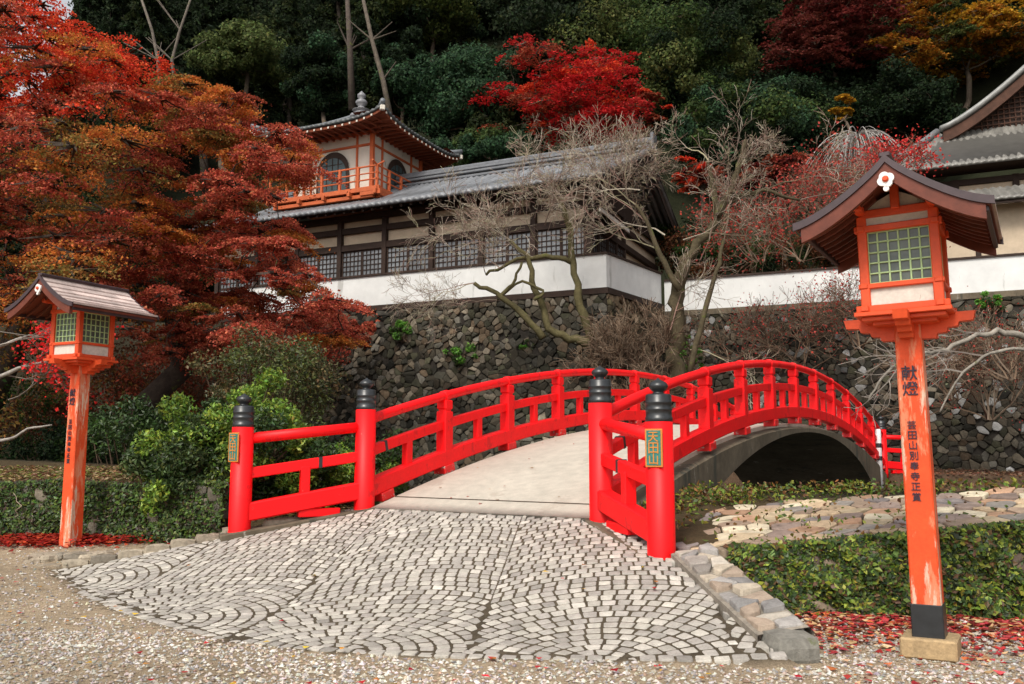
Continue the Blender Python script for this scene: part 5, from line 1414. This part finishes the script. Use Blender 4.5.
def dens_l(XY):
    s,l=sl(XY);yl=np.interp(XY[:,0],[p[0] for p in LF],[p[1] for p in LF]);n=.5+.5*np.sin(XY[:,0]*4+np.sin(XY[:,1]*4)*2)
    return np.where((XY[:,1]>yl)&(l<-1.8)&(s<2.2),.35+.5*n,0)
cover('ground_cover','leaf litter and weeds on top of the left bank','ground cover',30000,rect(-12,10.5,-1.5,14.5),.07,[(.22,.13,.06),(.30,.20,.09),(.12,.13,.03),(.40,.28,.16),(.14,.18,.03),(.16,.06,.03)],lambda x,y:np.maximum(H(x,y),.0),.07,.7,dens=dens_l)
LIT=[(.58,.06,.06),(.42,.035,.04),(.66,.18,.07),(.60,.36,.18),(.34,.05,.045),(.70,.48,.26),(.55,.08,.09)]
def yrf(x): return np.interp(x,[p[0] for p in RF],[p[1] for p in RF])
def dens_f(XY):
    d=yrf(XY[:,0])-XY[:,1];n=.5+.5*np.sin(XY[:,0]*7+np.cos(XY[:,1]*9))
    return np.where((d>-.05)&(XY[:,0]>1.95),np.clip(1.3-d/1.3,0.04,1)*(.5+.5*n),0)
cover('fallen_leaves','red and orange fallen leaves lying thick along the foot of the right ivy wall','fallen leaves',22000,rect(1.9,5.0,8,7.8),.06,LIT,H,.03,.82,.8,'leaf',dens=dens_f)
def dens_g(XY):
    a=inpoly(XY[:,0],XY[:,1],APRON);return np.where(a,.10,np.where(XY[:,0]>1.9,.5,1.0))
cover('fallen_leaves','a few red and yellow leaves scattered over gravel and cobbles','fallen leaves',380,rect(-7,4.9,2.4,9.5),.05,[(.65,.05,.06),(.5,.03,.04),(.7,.45,.05),(.5,.2,.06)],lambda x,y:np.maximum(H(x,y),0)+.024,.01,.9,.8,'leaf',dens=dens_g)
cover('fallen_leaves','a few small red leaves lying on the pale bridge deck','fallen leaves',26,lambda N:(lambda s,l:np.stack([P0[0]+U[0]*s+Vv[0]*l,P0[1]+U[1]*s+Vv[1]*l],1))(rng.uniform(.2,7,N),rng.uniform(-1.35,1.35,N)),.05,[(.5,.04,.03),(.45,.2,.06)],lambda x,y:deckz((x-P0[0])*U[0]+(y-P0[1])*U[1])+.008,.006,.92,.8,'leaf')
cover('fallen_leaves','heap of dark red leaves behind the foot of the left lantern','fallen leaves',3600,lambda N:np.stack([rng.normal(-5.5,.55,N),11.0+rng.normal(0,.22,N)],1),.06,[(.40,.03,.02),(.28,.025,.02),(.5,.07,.03)],lambda x,y:np.minimum(H(x,y),.3),.10,.75,.8,'leaf')
cover('fallen_leaves','brown leaf litter over the far bank below the right stone wall','fallen leaves',9000,rect(9,19,22,29),.10,[(.20,.09,.05),(.28,.13,.08),(.14,.06,.04),(.30,.22,.14)],lambda x,y:np.maximum(H(x,y),0),.05,.8,.8,'leaf',dens=lambda XY:(sl(XY)[0]>17.6)*.9)
# gravel
N=42000;x=rng.uniform(-7.5,7.2,N);y=rng.uniform(4.7,11.2,N)**1;m=~inpoly(x,y,APRON)
yl=np.interp(x,[p[0] for p in LF],[p[1] for p in LF]);m&=(y<np.where(x>1.7,yrf(x),yl))&(np.abs(x)<.66*y+.6)&(rng.uniform(0,1,N)<np.clip(1.6-(y-5)/4.0,.25,1))
m&=~((x>1.35)&(x<1.95)&(y>5.6));m&=rng.uniform(0,1,N)<np.where(np.sin(x*2.1+np.sin(y*3)*1.3)*np.cos(y*2.7+x)>.35,.35,1)
x=x[m];y=y[m]
n2=16000;x2=rng.uniform(-4,6,n2);y2=rng.uniform(4.7,6.6,n2);m2=(~inpoly(x2,y2,APRON))&(np.abs(x2)<.66*y2+.4)&~((x2>1.35)&(x2<1.95)&(y2>5.6));x=np.concatenate([x,x2[m2]]);y=np.concatenate([y,y2[m2]])
n=len(x);z=H(x,y);s=rng.uniform(.006,.016,n)*rng.choice([1,1,1.4],n)
octv=np.array([[1,0,0],[0,1,0],[-1,0,0],[0,-1,0],[0,0,1],[0,0,-1.]])
V=octv[None]*s[:,None,None]*rng.uniform(.7,1.3,(n,1,3))*np.array([1,.8,.6])+rng.normal(0,.12,(n,6,3))*s[:,None,None]
a=rng.uniform(0,6.28,n);ca,sa=np.cos(a),np.sin(a);V=np.stack([V[:,:,0]*ca[:,None]-V[:,:,1]*sa[:,None],V[:,:,0]*sa[:,None]+V[:,:,1]*ca[:,None],V[:,:,2]],2)
V+=np.stack([x,y,z+s*.25],1)[:,None];f=np.array([[0,1,4],[1,2,4],[2,3,4],[3,0,4],[1,0,5],[2,1,5],[3,2,5],[0,3,5]])
Fg=(f[None]+(np.arange(n)*6)[:,None,None]).reshape(-1,3)
mb=MB();mb.add(V.reshape(-1,3),Fg,np.repeat(pick([(.50,.45,.38),(.38,.35,.32),(.58,.53,.46),(.28,.26,.25),(.46,.38,.29),(.62,.58,.54),(.33,.24,.17)],n,.12)*(.86+.22*np.sin(x*1.3+np.sin(y*2.2))*np.cos(y*1.9+x*.6))[:,None],6,0))
tag(mb.build('gravel',M['pebble']),'pale mixed gravel spread over the ground in front of the cobbles','gravel',kind='stuff');print('pebbles',n)
# ------------------------------------------------------------------ camera and light
cam=bpy.data.cameras.new('camera');co=bpy.data.objects.new('camera',cam);COL.objects.link(co);sc.camera=co
co.location=(0,0,EYE);co.rotation_euler=(PI/2+PITCH,0,0);cam.sensor_width=36;cam.lens=F_PX/1024*36;cam.clip_end=1000;cam.clip_start=.05
SE=math.radians(48);SAZ=math.radians(205)      # the light comes softly from behind the camera, a little left
w=bpy.data.worlds.new('World');sc.world=w;w.use_nodes=True;nt=w.node_tree
sky=nt.nodes.new('ShaderNodeTexSky');sky.sky_type='NISHITA';sky.sun_disc=False;sky.sun_elevation=SE;sky.sun_rotation=SAZ;sky.dust_density=3;sky.ozone_density=.6
hs=nt.nodes.new('ShaderNodeHueSaturation');hs.inputs['Saturation'].default_value=.16
nt.links.new(sky.outputs[0],hs.inputs['Color']);nt.links.new(hs.outputs[0],nt.nodes['Background'].inputs[0]);nt.nodes['Background'].inputs[1].default_value=.13
sd_=bpy.data.lights.new('sun','SUN');so=bpy.data.objects.new('sun',sd_);COL.objects.link(so);sd_.energy=1.5;sd_.angle=math.radians(14);sd_.color=(1,.93,.82)
dx,dy=math.sin(SAZ),math.cos(SAZ)
v=Vector((dx*math.cos(SE),dy*math.cos(SE),math.sin(SE)));so.rotation_euler=v.to_track_quat('Z','Y').to_euler();so.location=(0,0,60)
sc.view_settings.view_transform='Standard';sc.view_settings.look='None';sc.view_settings.gamma=1;sc.view_settings.exposure=.7
